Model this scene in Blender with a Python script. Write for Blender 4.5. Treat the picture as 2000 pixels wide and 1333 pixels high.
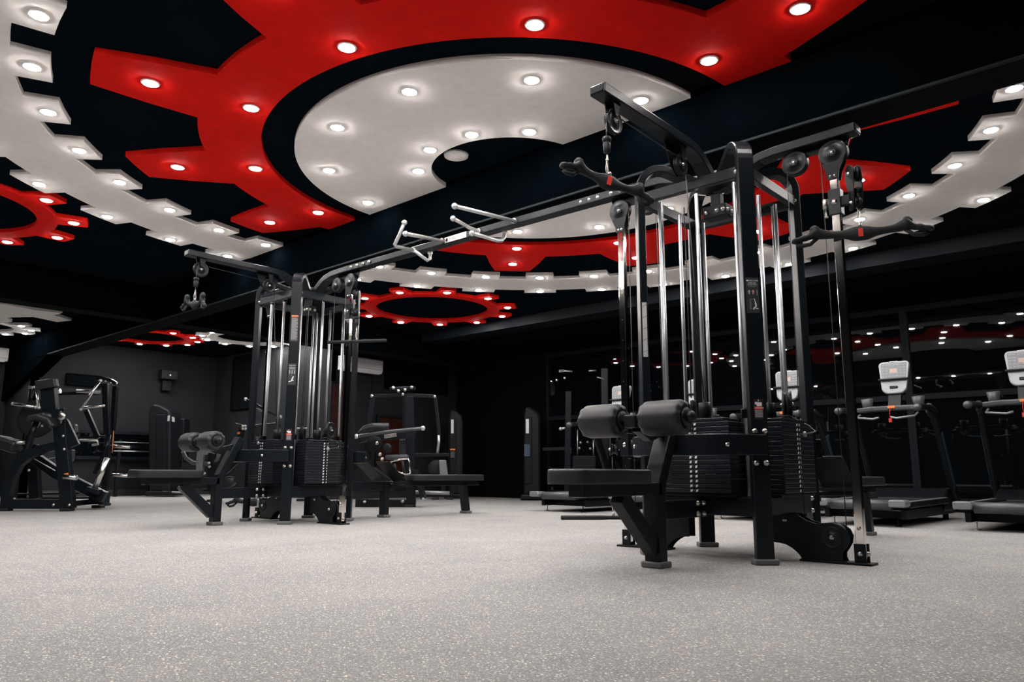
import bpy, bmesh, math, random
from mathutils import Vector, Matrix
random.seed(7)
S = bpy.context.scene
for o in list(bpy.data.objects): bpy.data.objects.remove(o)
PI = math.pi
# ---------------- camera, world, exposure ----------------
F_PX = 1479.7; PITCH = 0.172574; ROLL = 0.0029924; HEAD = -0.738050
def cam_axes():
    cy, sy = math.cos(HEAD), math.sin(HEAD)
    f = Vector((sy*math.cos(PITCH), cy*math.cos(PITCH), math.sin(PITCH)))
    rt = Vector((cy, -sy, 0)); up = rt.cross(f)
    return (math.cos(ROLL)*rt+math.sin(ROLL)*up, -math.sin(ROLL)*rt+math.cos(ROLL)*up, f)
RT, UP, FW = cam_axes()
EYE = Vector((0, 0, .5))
cam = bpy.data.objects.new('camera', bpy.data.cameras.new('camera')); S.collection.objects.link(cam)
cam.data.sensor_width = 36; cam.data.lens = F_PX/2000*36; cam.data.clip_end = 100; cam.data.clip_start = .05
m3 = Matrix((RT, UP, -FW)).transposed()
cam.matrix_world = Matrix.Translation(EYE) @ m3.to_4x4()
S.camera = cam
S.view_settings.view_transform = 'Standard'; S.view_settings.look = 'None'
S.view_settings.exposure = 0.13; S.view_settings.gamma = 1; S.view_settings.use_curve_mapping = False
W = bpy.data.worlds.new('world'); S.world = W; W.use_nodes = True
W.node_tree.nodes['Background'].inputs[0].default_value = (.75, .85, 1, 1)
W.node_tree.nodes['Background'].inputs[1].default_value = 0.02
LAMP = 360.0          # radiance of every downlight lens
# a photo pixel (2000 x 1333) turned into a metric point on a plane
def ray(u, v): return (RT*(u-1000) - UP*(v-666.5) + FW*F_PX)/F_PX
def px(u, v, X): d = ray(u, v); return EYE + d*(X/d.x)
def py(u, v, Y): d = ray(u, v); return EYE + d*(Y/d.y)
def pz(u, v, z): d = ray(u, v); return EYE + d*((z-.5)/d.z)
HV = Vector((math.sin(HEAD), math.cos(HEAD), 0)); RV = Vector((math.cos(HEAD), -math.sin(HEAD), 0)); ZV = Vector((0, 0, 1))
def pd(u, v, dist): d = ray(u, v); return EYE + d*(dist/d.dot(HV))

# ---------------- materials ----------------
def mat(name, col, rough=.5, metal=0., noise=0., nscale=40, bump=0., bscale=200, coat=0., spec=None):
    m = bpy.data.materials.new(name); m.use_nodes = True
    nt = m.node_tree; N = nt.nodes; L = nt.links; b = N['Principled BSDF']
    b.inputs['Base Color'].default_value = (*col, 1); b.inputs['Roughness'].default_value = rough
    b.inputs['Metallic'].default_value = metal; b.inputs['Coat Weight'].default_value = coat
    if spec is not None: b.inputs['Specular IOR Level'].default_value = spec
    tc = N.new('ShaderNodeTexCoord')
    if noise:
        t = N.new('ShaderNodeTexNoise'); t.inputs['Scale'].default_value = nscale; t.inputs['Detail'].default_value = 4
        r = N.new('ShaderNodeValToRGB'); r.color_ramp.elements[0].position = .3; r.color_ramp.elements[1].position = .7
        r.color_ramp.elements[0].color = (*[c*(1-noise) for c in col], 1); r.color_ramp.elements[1].color = (*[min(1, c*(1+noise)) for c in col], 1)
        L.new(tc.outputs['Object'], t.inputs['Vector']); L.new(t.outputs['Fac'], r.inputs['Fac']); L.new(r.outputs['Color'], b.inputs['Base Color'])
    if bump:
        t = N.new('ShaderNodeTexNoise'); t.inputs['Scale'].default_value = bscale; t.inputs['Detail'].default_value = 3
        bp = N.new('ShaderNodeBump'); bp.inputs['Strength'].default_value = bump; bp.inputs['Distance'].default_value = .002
        L.new(tc.outputs['Object'], t.inputs['Vector']); L.new(t.outputs['Fac'], bp.inputs['Height']); L.new(bp.outputs['Normal'], b.inputs['Normal'])
    return m
def glow(name, col, s):
    m = mat(name, (0, 0, 0)); b = m.node_tree.nodes['Principled BSDF']
    b.inputs['Emission Color'].default_value = (*col, 1); b.inputs['Emission Strength'].default_value = s
    return m
BLACK = mat('black_powder_coat', (.0055, .0078, .0108), .31, spec=.22, noise=.12, nscale=60, bump=.15, bscale=600)
BLACK2 = mat('black_plate_steel', (.0045, .006, .008), .45, spec=.2, bump=.1, bscale=500)
PLATE = mat('weight_plate_paint', (.006, .0085, .013), .33, spec=.35, noise=.15, nscale=25)
PLAST = mat('black_moulded_plastic', (.006, .0075, .0095), .40, spec=.25)
GREYP = mat('grey_moulded_plastic', (.055, .06, .068), .38)
LEATH = mat('black_vinyl_upholstery', (.013, .0145, .017), .42, spec=.4, bump=.35, bscale=350)
RUBB = mat('black_rubber', (.011, .012, .0135), .6, spec=.3, bump=.2, bscale=400)
FOOT = mat('grey_rubber_foot', (.11, .112, .115), .6)
CHROME = mat('polished_chrome', (.78, .74, .70), .07, 1, noise=.05, nscale=8)
SATIN = mat('satin_steel_rod', (.55, .57, .60), .42, 1, noise=.06, nscale=30)
STEEL = mat('zinc_bolt_steel', (.62, .60, .56), .28, 1)
SILV = mat('silver_paint', (.24, .245, .255), .35, .4)
CHROMEL = mat('bright_chrome', (.85, .84, .82), .22, 1)
PALE = mat('pale_grip_silver', (.62, .62, .62), .3, .6)
CABLE = mat('black_cable', (.01, .01, .01), .5)
WHITE = mat('white_print', (.72, .72, .72), .5); GREYT = mat('grey_print', (.35, .35, .36), .5)
REDP = mat('red_print', (.62, .035, .02), .5); ORNG = mat('orange_print', (.8, .22, .05), .5)
STICK = mat('dark_sticker_film', (.035, .038, .042), .35)
TAGM = mat('brushed_tag_plate', (.62, .55, .56), .3, .8, noise=.2, nscale=90)
ACW = mat('white_ac_plastic', (.9, .89, .9), .3)
GW = mat('white_ceiling_paint', (.93, .885, .85), .9, spec=.05, noise=.03, nscale=12, bump=.2, bscale=150)
GR = mat('red_ceiling_paint', (.80, .012, .008), .9, spec=.05, noise=.07, nscale=9, bump=.25, bscale=120)
CEIL = mat('black_ceiling_paint', (.0035, .0068, .0105), 1, noise=.2, nscale=3, spec=0)
BEAMM = mat('black_beam_paint', (.0007, .0014, .0021), 1, noise=.2, nscale=4, spec=0)
WALLM = mat('charcoal_wall_paint', (.0115, .0132, .0155), .75, spec=.2, noise=.12, nscale=2.5, bump=.2, bscale=80)
WALLD = mat('near_black_wall_paint', (.002, .003, .004), .9, spec=.05)
FRAMEM = mat('dark_window_frame', (.005, .0075, .011), .6, spec=.15)
BASEM = mat('dark_baseboard', (.018, .020, .024), .5)
GLASSM = mat('dark_night_glass', (.002, .003, .004), .015, spec=.6)
SCREEN = mat('black_screen_glass', (.003, .004, .005), .05)
BROWN = mat('dark_red_brown_panel', (.030, .007, .005), .45, spec=.2, noise=.4, nscale=6)
BLUET = mat('blue_grey_plastic', (.03, .055, .085), .4)
CONS = mat('silver_console_plastic', (.30, .31, .33), .35, .2)
CONSD = mat('grey_console_face', (.17, .178, .19), .4, noise=.1, nscale=50)
LENS = glow('downlight_lens', (1, .965, .93), LAMP)
TRIMR = mat('white_lamp_trim', (.8, .8, .8), .3)

def floor_mat():
    m = bpy.data.materials.new('speckled_rubber_floor'); m.use_nodes = True
    N = m.node_tree.nodes; L = m.node_tree.links; b = N['Principled BSDF']
    tc = N.new('ShaderNodeTexCoord')
    def vor(scale, thr, soft):
        mp = N.new('ShaderNodeMapping'); mp.inputs['Scale'].default_value = (1, 1.3, 1); mp.inputs['Rotation'].default_value = (0, 0, scale)
        v = N.new('ShaderNodeTexVoronoi'); v.inputs['Scale'].default_value = scale; v.inputs['Randomness'].default_value = 1
        L.new(tc.outputs['Object'], mp.inputs['Vector']); L.new(mp.outputs['Vector'], v.inputs['Vector'])
        r = N.new('ShaderNodeMapRange'); r.inputs['From Min'].default_value = thr; r.inputs['From Max'].default_value = thr*soft
        r.inputs['To Min'].default_value = 1; r.inputs['To Max'].default_value = 0
        L.new(v.outputs['Distance'], r.inputs['Value'])
        # only some of the cells carry a fleck
        s = N.new('ShaderNodeSeparateColor'); L.new(v.outputs['Color'], s.inputs['Color'])
        g = N.new('ShaderNodeMath'); g.operation = 'GREATER_THAN'; g.inputs[1].default_value = .45; L.new(s.outputs['Red'], g.inputs[0])
        mm = N.new('ShaderNodeMath'); mm.operation = 'MULTIPLY'; L.new(r.outputs['Result'], mm.inputs[0]); L.new(g.outputs[0], mm.inputs[1])
        return mm, s
    base = N.new('ShaderNodeTexNoise'); base.inputs['Scale'].default_value = 1.6; base.inputs['Detail'].default_value = 8; base.inputs['Roughness'].default_value = .65
    L.new(tc.outputs['Object'], base.inputs['Vector'])
    br = N.new('ShaderNodeValToRGB'); br.color_ramp.elements[0].position = .3; br.color_ramp.elements[1].position = .7
    br.color_ramp.elements[0].color = (.205, .207, .212, 1); br.color_ramp.elements[1].color = (.285, .274, .267, 1)  # bluish dark patches: cool shadow tint put into the random rubber mottling
    L.new(base.outputs['Fac'], br.inputs['Fac'])
    prev = br.outputs['Color']
    for scale, thr, soft, col in ((120, .26, 1.4, (.14, .14, .15)), (95, .24, 1.4, (.50, .47, .43)), (150, .26, 1.4, (.45, .45, .47)), (62, .20, 1.35, (.70, .63, .52))):
        f, s = vor(scale, thr, soft)
        mx = N.new('ShaderNodeMix'); mx.data_type = 'RGBA'; L.new(f.outputs[0], mx.inputs[0]); L.new(prev, mx.inputs[6]); mx.inputs[7].default_value = (*col, 1)
        prev = mx.outputs[2]
    L.new(prev, b.inputs['Base Color']); b.inputs['Roughness'].default_value = .8; b.inputs['Specular IOR Level'].default_value = .15
    n2 = N.new('ShaderNodeTexNoise'); n2.inputs['Scale'].default_value = 220; L.new(tc.outputs['Object'], n2.inputs['Vector'])
    bp = N.new('ShaderNodeBump'); bp.inputs['Strength'].default_value = .3; bp.inputs['Distance'].default_value = .002
    L.new(n2.outputs['Fac'], bp.inputs['Height']); L.new(bp.outputs['Normal'], b.inputs['Normal'])
    return m

# ---------------- mesh builder ----------------
def V(*a): return Vector(a[0]) if len(a) == 1 else Vector(a)
class MB:
    def __init__(s): s.v = []; s.f = []; s.sm = []
    def add(s, vs, fs, smooth=False):
        n = len(s.v); s.v += [Vector(v) for v in vs]; s.f += [tuple(i+n for i in f) for f in fs]; s.sm += [smooth]*len(fs); return s
    def box(s, c, d, ax=None):
        c = V(c); X, Y, Z = ax if ax else (V(1, 0, 0), V(0, 1, 0), V(0, 0, 1))
        vs = [c + X*(i*d[0]/2) + Y*(j*d[1]/2) + Z*(k*d[2]/2) for i in (-1, 1) for j in (-1, 1) for k in (-1, 1)]
        return s.add(vs, [(0, 1, 3, 2), (4, 6, 7, 5), (0, 4, 5, 1), (2, 3, 7, 6), (0, 2, 6, 4), (1, 5, 7, 3)])
    def bx(s, x0, x1, y0, y1, z0, z1): return s.box(((x0+x1)/2, (y0+y1)/2, (z0+z1)/2), (abs(x1-x0), abs(y1-y0), abs(z1-z0)))
    def sweep(s, path, lat, w, h, caps=True):
        """rectangular section swept along a path; w along lat, h across"""
        P = [V(p) for p in path]; n = len(P); vs = []
        for i, p in enumerate(P):
            t = (P[min(i+1, n-1)] - P[max(i-1, 0)]).normalized()
            l = V(lat); l = (l - t*l.dot(t)).normalized(); u = t.cross(l)
            k = 1.0
            if 0 < i < n-1:
                a = (P[i]-P[i-1]).normalized(); b = (P[i+1]-P[i]).normalized(); k = 1/max(.5, math.sqrt(max(.01, (1+a.dot(b))/2)))
            for a, b in ((-1, -1), (1, -1), (1, 1), (-1, 1)): vs.append(p + l*(a*w/2) + u*(b*h/2*k))
        fs = []
        for i in range(n-1):
            for j in range(4): fs.append((i*4+j, i*4+(j+1) % 4, (i+1)*4+(j+1) % 4, (i+1)*4+j))
        if caps: fs += [(3, 2, 1, 0), tuple((n-1)*4+j for j in range(4))]
        return s.add(vs, fs)
    def beam(s, a, b, w, h, lat=None):
        a, b = V(a), V(b); t = (b-a).normalized()
        if lat is None: lat = t.cross(ZV) if abs(t.z) < .95 else V(1, 0, 0)
        return s.sweep([a, b], lat, w, h)
    def tube(s, path, r, seg=12, caps=True):
        P = [V(p) for p in path]; n = len(P); vs = []
        t0 = (P[1]-P[0]).normalized(); u = t0.orthogonal().normalized()
        for i, p in enumerate(P):
            t = (P[min(i+1, n-1)] - P[max(i-1, 0)]).normalized()
            u = (u - t*u.dot(t)).normalized(); w = t.cross(u)
            rr = r[i] if isinstance(r, (list, tuple)) else r
            for k in range(seg):
                a = 2*PI*k/seg; vs.append(p + (u*math.cos(a)+w*math.sin(a))*rr)
        fs = [(i*seg+k, i*seg+(k+1) % seg, (i+1)*seg+(k+1) % seg, (i+1)*seg+k) for i in range(n-1) for k in range(seg)]
        s.add(vs, fs, True)
        if caps:
            m = len(s.v)-len(vs); s.f += [tuple(m+k for k in reversed(range(seg))), tuple(m+(n-1)*seg+k for k in range(seg))]; s.sm += [False, False]
        return s
    def cyl(s, a, b, r, seg=16): return s.tube([a, b], r, seg)
    def lathe(s, o, ax, prof, seg=24, mod=None):
        """prof: list of (distance along axis, radius)"""
        o = V(o); ax = V(ax).normalized(); u = ax.orthogonal().normalized(); w = ax.cross(u); vs = []
        for q in prof:
            for k in range(seg):
                a = 2*PI*k/seg; r = q[1]*(1+(mod(q, a) if mod else 0)); vs.append(o + ax*q[0] + (u*math.cos(a)+w*math.sin(a))*r)
        n = len(prof)
        fs = [(i*seg+k, i*seg+(k+1) % seg, (i+1)*seg+(k+1) % seg, (i+1)*seg+k) for i in range(n-1) for k in range(seg)]
        s.add(vs, fs, True); m = len(s.v)-len(vs)
        s.f += [tuple(m+k for k in reversed(range(seg))), tuple(m+(n-1)*seg+k for k in range(seg))]; s.sm += [True, True]
        return s
    def ball(s, c, r, seg=12, sq=(1, 1, 1)):
        n = 7; c = V(c); vs = []; 
        for i in range(1, n):
            a = PI*i/n
            for k in range(seg):
                b = 2*PI*k/seg; vs.append(c + V(r*sq[0]*math.sin(a)*math.cos(b), r*sq[1]*math.sin(a)*math.sin(b), r*sq[2]*math.cos(a)))
        vs += [c+V(0, 0, r*sq[2]), c-V(0, 0, r*sq[2])]; T = len(vs)-2
        fs = [((i-1)*seg+k, i*seg+k, i*seg+(k+1) % seg, (i-1)*seg+(k+1) % seg) for i in range(1, n-1) for k in range(seg)]
        fs += [(T, k, (k+1) % seg) for k in range(seg)] + [(T+1, (n-2)*seg+(k+1) % seg, (n-2)*seg+k) for k in range(seg)]
        return s.add(vs, fs, True)
    def prism(s, pts, nrm, th):
        """polygon (3-D points, coplanar) extruded by th along nrm, centred"""
        nrm = V(nrm).normalized(); P = [V(p) for p in pts]; n = len(P)
        vs = [p - nrm*th/2 for p in P] + [p + nrm*th/2 for p in P]
        return s.add(vs, [tuple(reversed(range(n))), tuple(range(n, 2*n))] + [(i, (i+1) % n, n+(i+1) % n, n+i) for i in range(n)])
    def build(s, name, m, parent=None, bevel=0, smooth=None, kind=None, off=None):
        me = bpy.data.meshes.new(name)
        o = bpy.data.objects.new(name, me); S.collection.objects.link(o)
        org = Vector((0, 0, 0))
        q = parent
        while q is not None: org = org + q.location; q = q.parent
        me.from_pydata([tuple(v-org) for v in s.v], [], s.f)
        me.materials.append(m)
        b = bmesh.new(); b.from_mesh(me); bmesh.ops.recalc_face_normals(b, faces=b.faces); b.to_mesh(me); b.free()
        if any(s.sm):
            for p, k in zip(me.polygons, s.sm): p.use_smooth = k
        o.parent = parent
        if bevel:
            bv = o.modifiers.new('bevel', 'BEVEL'); bv.width = bevel; bv.segments = 2; bv.limit_method = 'ANGLE'; bv.angle_limit = .7
        if kind: o['kind'] = kind
        return o
def thing(name, label, cat, loc, group=None):
    o = bpy.data.objects.new(name, None); S.collection.objects.link(o); o.location = V(loc); o.empty_display_size = .1
    return tag(o, label, cat, group)
def tag(o, label, cat, group=None):
    o['label'] = label; o['category'] = cat
    if group: o['group'] = group
    return o
def struct(name, mb, m, bevel=0):
    o = mb.build(name, m, None, bevel); o['kind'] = 'structure'; return o
_bolt = None
def bolt(parent, pos, nrm, r=.011, m=None):
    """every bolt is its own object; all share one mesh"""
    global _bolt
    if _bolt is None:
        b = MB().lathe((0, 0, 0), (0, 0, 1), [(-.004, 1.25*.01), (.002, 1.25*.01), (.0021, .01), (.007, .0095), (.010, .006), (.011, .001)], 10)
        o = b.build('bolt', STEEL); _bolt = o.data; bpy.data.objects.remove(o)
    o = bpy.data.objects.new('bolt', _bolt); S.collection.objects.link(o); o.parent = parent
    org = Vector((0, 0, 0)); q = parent
    while q is not None: org = org + q.location; q = q.parent
    o.rotation_mode = 'QUATERNION'; o.rotation_quaternion = V(nrm).to_track_quat('Z', 'Y')
    o.location = V(pos)-org; o.scale = (r/.01,)*3
    return o
def text(body, size, pos, right, up, m, parent, name='lettering', align='CENTER', th=.0004, sx=1.0):
    c = bpy.data.curves.new(name, 'FONT'); c.body = body; c.size = size; c.align_x = align; c.align_y = 'CENTER'; c.extrude = th; c.resolution_u = 2
    t = bpy.data.objects.new(name, c); S.collection.objects.link(t)
    dg = bpy.context.evaluated_depsgraph_get(); me = bpy.data.meshes.new_from_object(t.evaluated_get(dg))
    bpy.data.objects.remove(t)
    right = V(right).normalized(); up = V(up).normalized(); n = right.cross(up)
    M = Matrix((right*sx, up, n)).transposed().to_4x4(); M.translation = V(pos)
    me.transform(M)
    org = Vector((0, 0, 0)); q = parent
    while q is not None: org = org + q.location; q = q.parent
    me.transform(Matrix.Translation(-org)); me.materials.clear(); me.materials.append(m)
    o = bpy.data.objects.new(name, me); S.collection.objects.link(o); o.parent = parent
    return o
def arc(c, r, a0, a1, X, Y, n=8):
    c, X, Y = V(c), V(X), V(Y)
    return [c + X*(r*math.cos(a0+(a1-a0)*i/n)) + Y*(r*math.sin(a0+(a1-a0)*i/n)) for i in range(n+1)]

# ---------------- room shell ----------------
K = 2.6; HC = 3.1; CT = 3.145; CG = 3.144; BZ = 2.66; YG = 11.6
X0, X1, Y0, Y1 = -18.5, 3.0, -4.5, YG
struct('floor', MB().bx(X0-.3, X1+.2, Y0-.2, Y1+1.5, -.1, 0), floor_mat())
struct('ceiling', MB().bx(X0-.3, X1+.2, Y0-.2, Y1+1.5, CT, CT+.15), CEIL)
struct('wall_left', MB().bx(-17.15, -17.0, 4.6, 8.4, 0, CT), WALLM)
struct('wall_left', MB().bx(-18.65, -18.5, Y0, 4.6, 0, CT), WALLM)
struct('wall_left', MB().bx(-18.65, -17.0, 4.6, 4.75, 0, CT), WALLM)
struct('wall_back', MB().bx(-17.0, -12.2, 8.4, 8.55, 0, CT), WALLM)
struct('wall_left', MB().bx(-12.35, -12.2, 8.4, YG+.2, 0, CT), WALLM)
struct('wall_right', MB().bx(X1, X1+.15, Y0, Y1, 0, CT), WALLM)
struct('wall_front', MB().bx(X0, X1+.15, Y0-.15, Y0, 0, CT), WALLM)
# dropped beams
b = MB().bx(-17.0, X1, 4.503, 4.81, BZ, CT)
struct('trim_5', MB().bx(-15.8, X1, 4.498, 4.5025, BZ-.003, BZ+.010).bx(-15.8, X1, 4.498, 4.520, BZ-.006, BZ-.0015), mat('dull_corner_bead', (.016, .020, .023), .7, spec=.1))
struct('trim_1', b, BEAMM, .006)
struct('trim_2', MB().bx(-11.35, -11.04, Y0, YG, BZ+.001, CT), BEAMM, .006)
SOFF = mat('soffit_bounce_tint', (.0055, .0072, .0082), .9, spec=.05)  # for added strips: floor bounce put into the colour of the beam undersides
struct('bounce_strip', MB().bx(-11.345, -11.045, Y0, 4.49, BZ-.004, BZ), SOFF)
struct('bounce_strip', MB().bx(-11.345, -11.045, 4.83, YG, BZ-.004, BZ), SOFF)
struct('bounce_strip', MB().bx(-15.8, X1, 4.525, 4.80, BZ-.008, BZ-.001), SOFF)
struct('trim_3', MB().prism([(-15.8, 4.65, BZ), (-18.5, 4.65, 1.95), (-18.5, 4.65, CT), (-15.8, 4.65, CT)], (0, 1, 0), .28), BEAMM)
struct('trim_4', MB().bx(-11.0, X1, 9.5, 9.9, 2.98, CT), FRAMEM)
for n, (a, c) in enumerate(((( -17.0, 4.75), (-17.0, 8.4)), ((-18.5, Y0), (-18.5, 4.6)), ((-17.0, 8.4), (-12.2, 8.4)), ((-12.2, 8.4), (-12.2, YG)))):
    mb = MB()
    if a[0] == c[0]: mb.bx(a[0], a[0]+.02, a[1], c[1], 0, .13)
    else: mb.bx(a[0], c[0], a[1]-.02, a[1], 0, .13)
    struct('baseboard_left' if n != 2 else 'baseboard_back', mb, BASEM, .003)
# glazed back wall
struct('wall_back', MB().bx(-12.2, X1, YG, YG+.15, 0, .12).bx(-12.2, X1, YG, YG+.15, 2.86, CT).bx(-12.2, -9.6, YG, YG+.15, .12, 2.86), WALLD)
nw = 0; xs = [-9.6, -7.4, -5.2, -3.0, -.8, 1.4, 3.0]
for i in range(len(xs)-1):
    nw += 1
    r = MB()
    a, c = xs[i], xs[i+1]
    r.bx(a, a+.05, YG-.03, YG+.06, .12, 2.86).bx(c-.05, c, YG-.03, YG+.06, .12, 2.86)
    for z0, z1 in ((.12, .18), (1.52, 1.60), (2.78, 2.86)): r.bx(a+.05, c-.05, YG-.03, YG+.06, z0, z1)
    w = struct('window_%d' % nw, r, FRAMEM, .003)
    MB().bx(a+.05, c-.05, YG+.01, YG+.022, .18, 1.52).build('pane', GLASSM, w)
    MB().bx(a+.05, c-.05, YG+.01, YG+.022, 1.60, 2.78).build('pane', GLASSM, w)

# ---------------- ceiling gears ----------------
def ring(inner, outer, a0, a1, teeth_c=(), tooth=(3, 3), tip_o=None, tip_i=None, step=2.0):
    """closed strip list of (angle, r_in, r_out)"""
    ev = [(a0, 0), (a1, 0)]
    for c in teeth_c:
        rh, th = tooth
        for a, k in ((c-rh, 0), (c-th, 1), (c+th, 1), (c+rh, 0)):
            if rh == th: a += (-.03 if (k == 0) == (a < c) else .03)
            ev.append((a, k))
    pts = []
    def state(a):
        for c in teeth_c:
            d = abs(a-c)
            if d <= tooth[1]: return 1.0
            if d < tooth[0]: return (tooth[0]-d)/(tooth[0]-tooth[1])
        return 0.
    A = set(round(e[0], 4) for e in ev if a0 <= e[0] <= a1)
    a = a0
    while a < a1: A.add(round(a, 4)); a += step
    out = []
    for a in sorted(A):
        k = state(a)
        out.append((a, inner+(tip_i-inner)*k if tip_i else inner, outer+(tip_o-outer)*k if tip_o else outer))
    return out
def gear(name, label, cat, C, strip, m, zb=HC, zt=CG, clip=None, closed=False):
    cx, cy = C[0]*K, C[1]*K
    mb = MB(); n = len(strip); vs = []
    for a, ri, ro in strip:
        c, s_ = math.cos(math.radians(a)), math.sin(math.radians(a))
        for r in (ri, ro):
            for z in (zb, zt): vs.append((cx+c*r*K, cy+s_*r*K, z))
    fs = []
    for i in range(n if closed else n-1):
        j = (i+1) % n; a, b_ = i*4, j*4
        fs += [(a, a+2, b_+2, b_), (a+1, b_+1, b_+3, a+3), (a, b_, b_+1, a+1), (a+2, a+3, b_+3, b_+2)]
    if not closed: fs += [(0, 1, 3, 2), ((n-1)*4, (n-1)*4+2, (n-1)*4+3, (n-1)*4+1)]
    mb.add(vs, fs)
    me_o = mb.build(name, m)
    if clip:
        co, no = clip
        b = bmesh.new(); b.from_mesh(me_o.data)
        bmesh.ops.bisect_plane(b, geom=b.verts[:]+b.edges[:]+b.faces[:], plane_co=co, plane_no=no, clear_outer=True)
        b.to_mesh(me_o.data); b.free()
    # origin at the panel centre
    me_o.data.transform(Matrix.Translation((-cx, -cy, -zb))); me_o.location = (cx, cy, zb)
    return tag(me_o, label, cat)
C1 = (-1.63, 1.79); C2 = (-1.585, 1.862)
NEAR = ((0, 4.503, 0), (0, 1, 0)); FAR = ((0, 4.81, 0), (0, -1, 0))
red_n = [-166.0, -136.0, -105.9, -75.3, -44.5, -13.6]; red_f = [136.0, 105.2, 74.5, 44.0, 14.2]
gear('red_gear_panel', 'near half of the huge red gear ring, in front of the dropped ceiling beam', 'ceiling panel', C1,
     ring(.805, .983, -182, 2, red_n, (8.1, 4.0), tip_o=1.249), GR, clip=NEAR)
gear('red_gear_panel', 'far half of the huge red gear ring, beyond the dropped ceiling beam', 'ceiling panel', C2,
     ring(.81, .988, -4, 184, red_f, (8.1, 4.0), tip_o=1.25), GR, clip=FAR)
gear('white_disc_panel', 'pale half disc with a round bite inside the near red gear ring', 'ceiling panel', C1, ring(.271, .707, -182, 2), GW, clip=NEAR)
gear('white_disc_panel', 'pale half disc beyond the beam, just behind the crossover bar', 'ceiling panel', C2, ring(.271, .707, -2, 182), GW, clip=FAR)
wn = [-97.55-11.04*i-(.9 if i > 4 else 0) for i in range(8)]
wn[7] = -174.85
wn += [-86.5, -75.4, -64.4, -53.3, -42.2]
wf = [164.6, 153.2, 141.4, 129.7, 118.0, 106.4, 94.9, 83.4, 72.2, 61.0, 49.8, 38.4, 27.3, 16.4, 5.3]
gear('white_gear_panel', 'broad pale cog ring sweeping across the upper left ceiling around the red gear', 'ceiling panel', C1,
     ring(1.42, 1.638, -181.5, -40, wn, (3.0, 3.0), tip_o=1.716, tip_i=1.336), GW, clip=NEAR)
gear('white_gear_panel', 'broad pale cog ring beyond the beam, curving round to the right edge', 'ceiling panel', C2,
     ring(1.415, 1.645, -1.0, 182, wf, (3.0, 3.0), tip_o=1.712, tip_i=1.335), GW, clip=FAR)
def small(C, ph, m, name, label, ri=.345, ro=.418, rt=.525, rl=.474, n=11):
    tc = [ph+360/n*i for i in range(-n, 2*n)]
    st = ring(ri, ro, 0, 360, tc, (7.4 if n == 11 else 6, 4.6), tip_o=rt)
    st = [s for s in st if s[0] < 359.99]
    o = gear(name, label, 'ceiling panel', C, st, m, closed=True)
    return [(C[0]+rl*math.cos(math.radians(ph+360/n*i)), C[1]+rl*math.sin(math.radians(ph+360/n*i))) for i in range(n)]
LPOS = []   # (x unit, y unit, group)
for p in small((-3.468, 3.075), 1.0, GR, 'red_cog_panel', 'small complete red cog on the ceiling right of the far tower'): LPOS.append((*p, 'lamps of the small red cog right of the far tower'))
for p in small((-3.486, .545), 3.5, GR, 'red_cog_panel', 'small red cog cut by the left edge of the photo'): LPOS.append((*p, 'lamps of the small red cog at the left edge'))
for p in small((-5.834, 2.33), 38, GR, 'red_cog_panel', 'far small red cog hanging over the speaker on the back wall', .245, .30, .385, .342): LPOS.append((*p, 'lamps of the far small red cog'))
for p in small((-5.31, 2.866), -176, GW, 'white_cog_panel', 'far small pale cog just left of the far tower upright', .235, .30, .385, .339): LPOS.append((*p, 'lamps of the far small pale cog'))
for p in small((-6.253, 1.343), 5.5, GW, 'white_cog_panel', 'lowest small pale cog at the far left ceiling', .20, .25, .365, .308): LPOS.append((*p, 'lamps of the far left pale cog'))
# irregular far left panel
poly = [(-60, 588), (10, 592), (70, 604), (122.5, 609), (106, 613.5), (140, 624), (112, 627), (66, 617.2), (13, 618), (24, 626.5), (3, 628), (-60, 640)]
pp = [pz(u, v, (HC+CT)/2-.02) for u, v in poly]
o = MB().prism(pp, (0, 0, 1), .045).build('white_gear_panel', GW); c0 = sum(pp, V(0, 0, 0))/len(pp)
o.data.transform(Matrix.Translation(-c0)); o.location = c0
tag(o, 'ragged pale gear panel at the far left, beyond the cross beam', 'ceiling panel')
for u, v in ((104, 620.5), (23, 602.5), (13, 594.7)):
    p = pz(u, v, HC); LPOS.append((p.x/K, p.y/K, 'lamps at the far left panel'))
def pol(C, r, a): return (C[0]+r*math.cos(math.radians(a)), C[1]+r*math.sin(math.radians(a)))
for a in red_n:
    for r in (.857, 1.113): LPOS.append((*pol(C1, r, a+.2), 'lamps of the near red gear ring'))
for a in (-166, -136.3, -104.5, -74.2, -43, -13): LPOS.append((*pol(C1, .614, a), 'lamps of the near pale disc'))
for a in (-135.8, -102.5, -70.3, -38.4): LPOS.append((*pol(C1, .315, a), 'lamps of the near pale disc'))
for a in wn:
    for r in (1.376, 1.672): LPOS.append((*pol(C1, r, a), 'lamps of the near pale cog ring'))
for a in red_f:
    for r in (.856, 1.115): LPOS.append((*pol(C2, r, a+.3), 'lamps of the far red gear ring'))
for a in (137.8, 105.4, 74.5, 43.5): LPOS.append((*pol(C2, .61, a), 'lamps of the far pale disc'))
for a in wf:
    for r in (1.374, 1.672): LPOS.append((*pol(C2, r, a), 'lamps of the far pale cog ring'))
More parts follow.
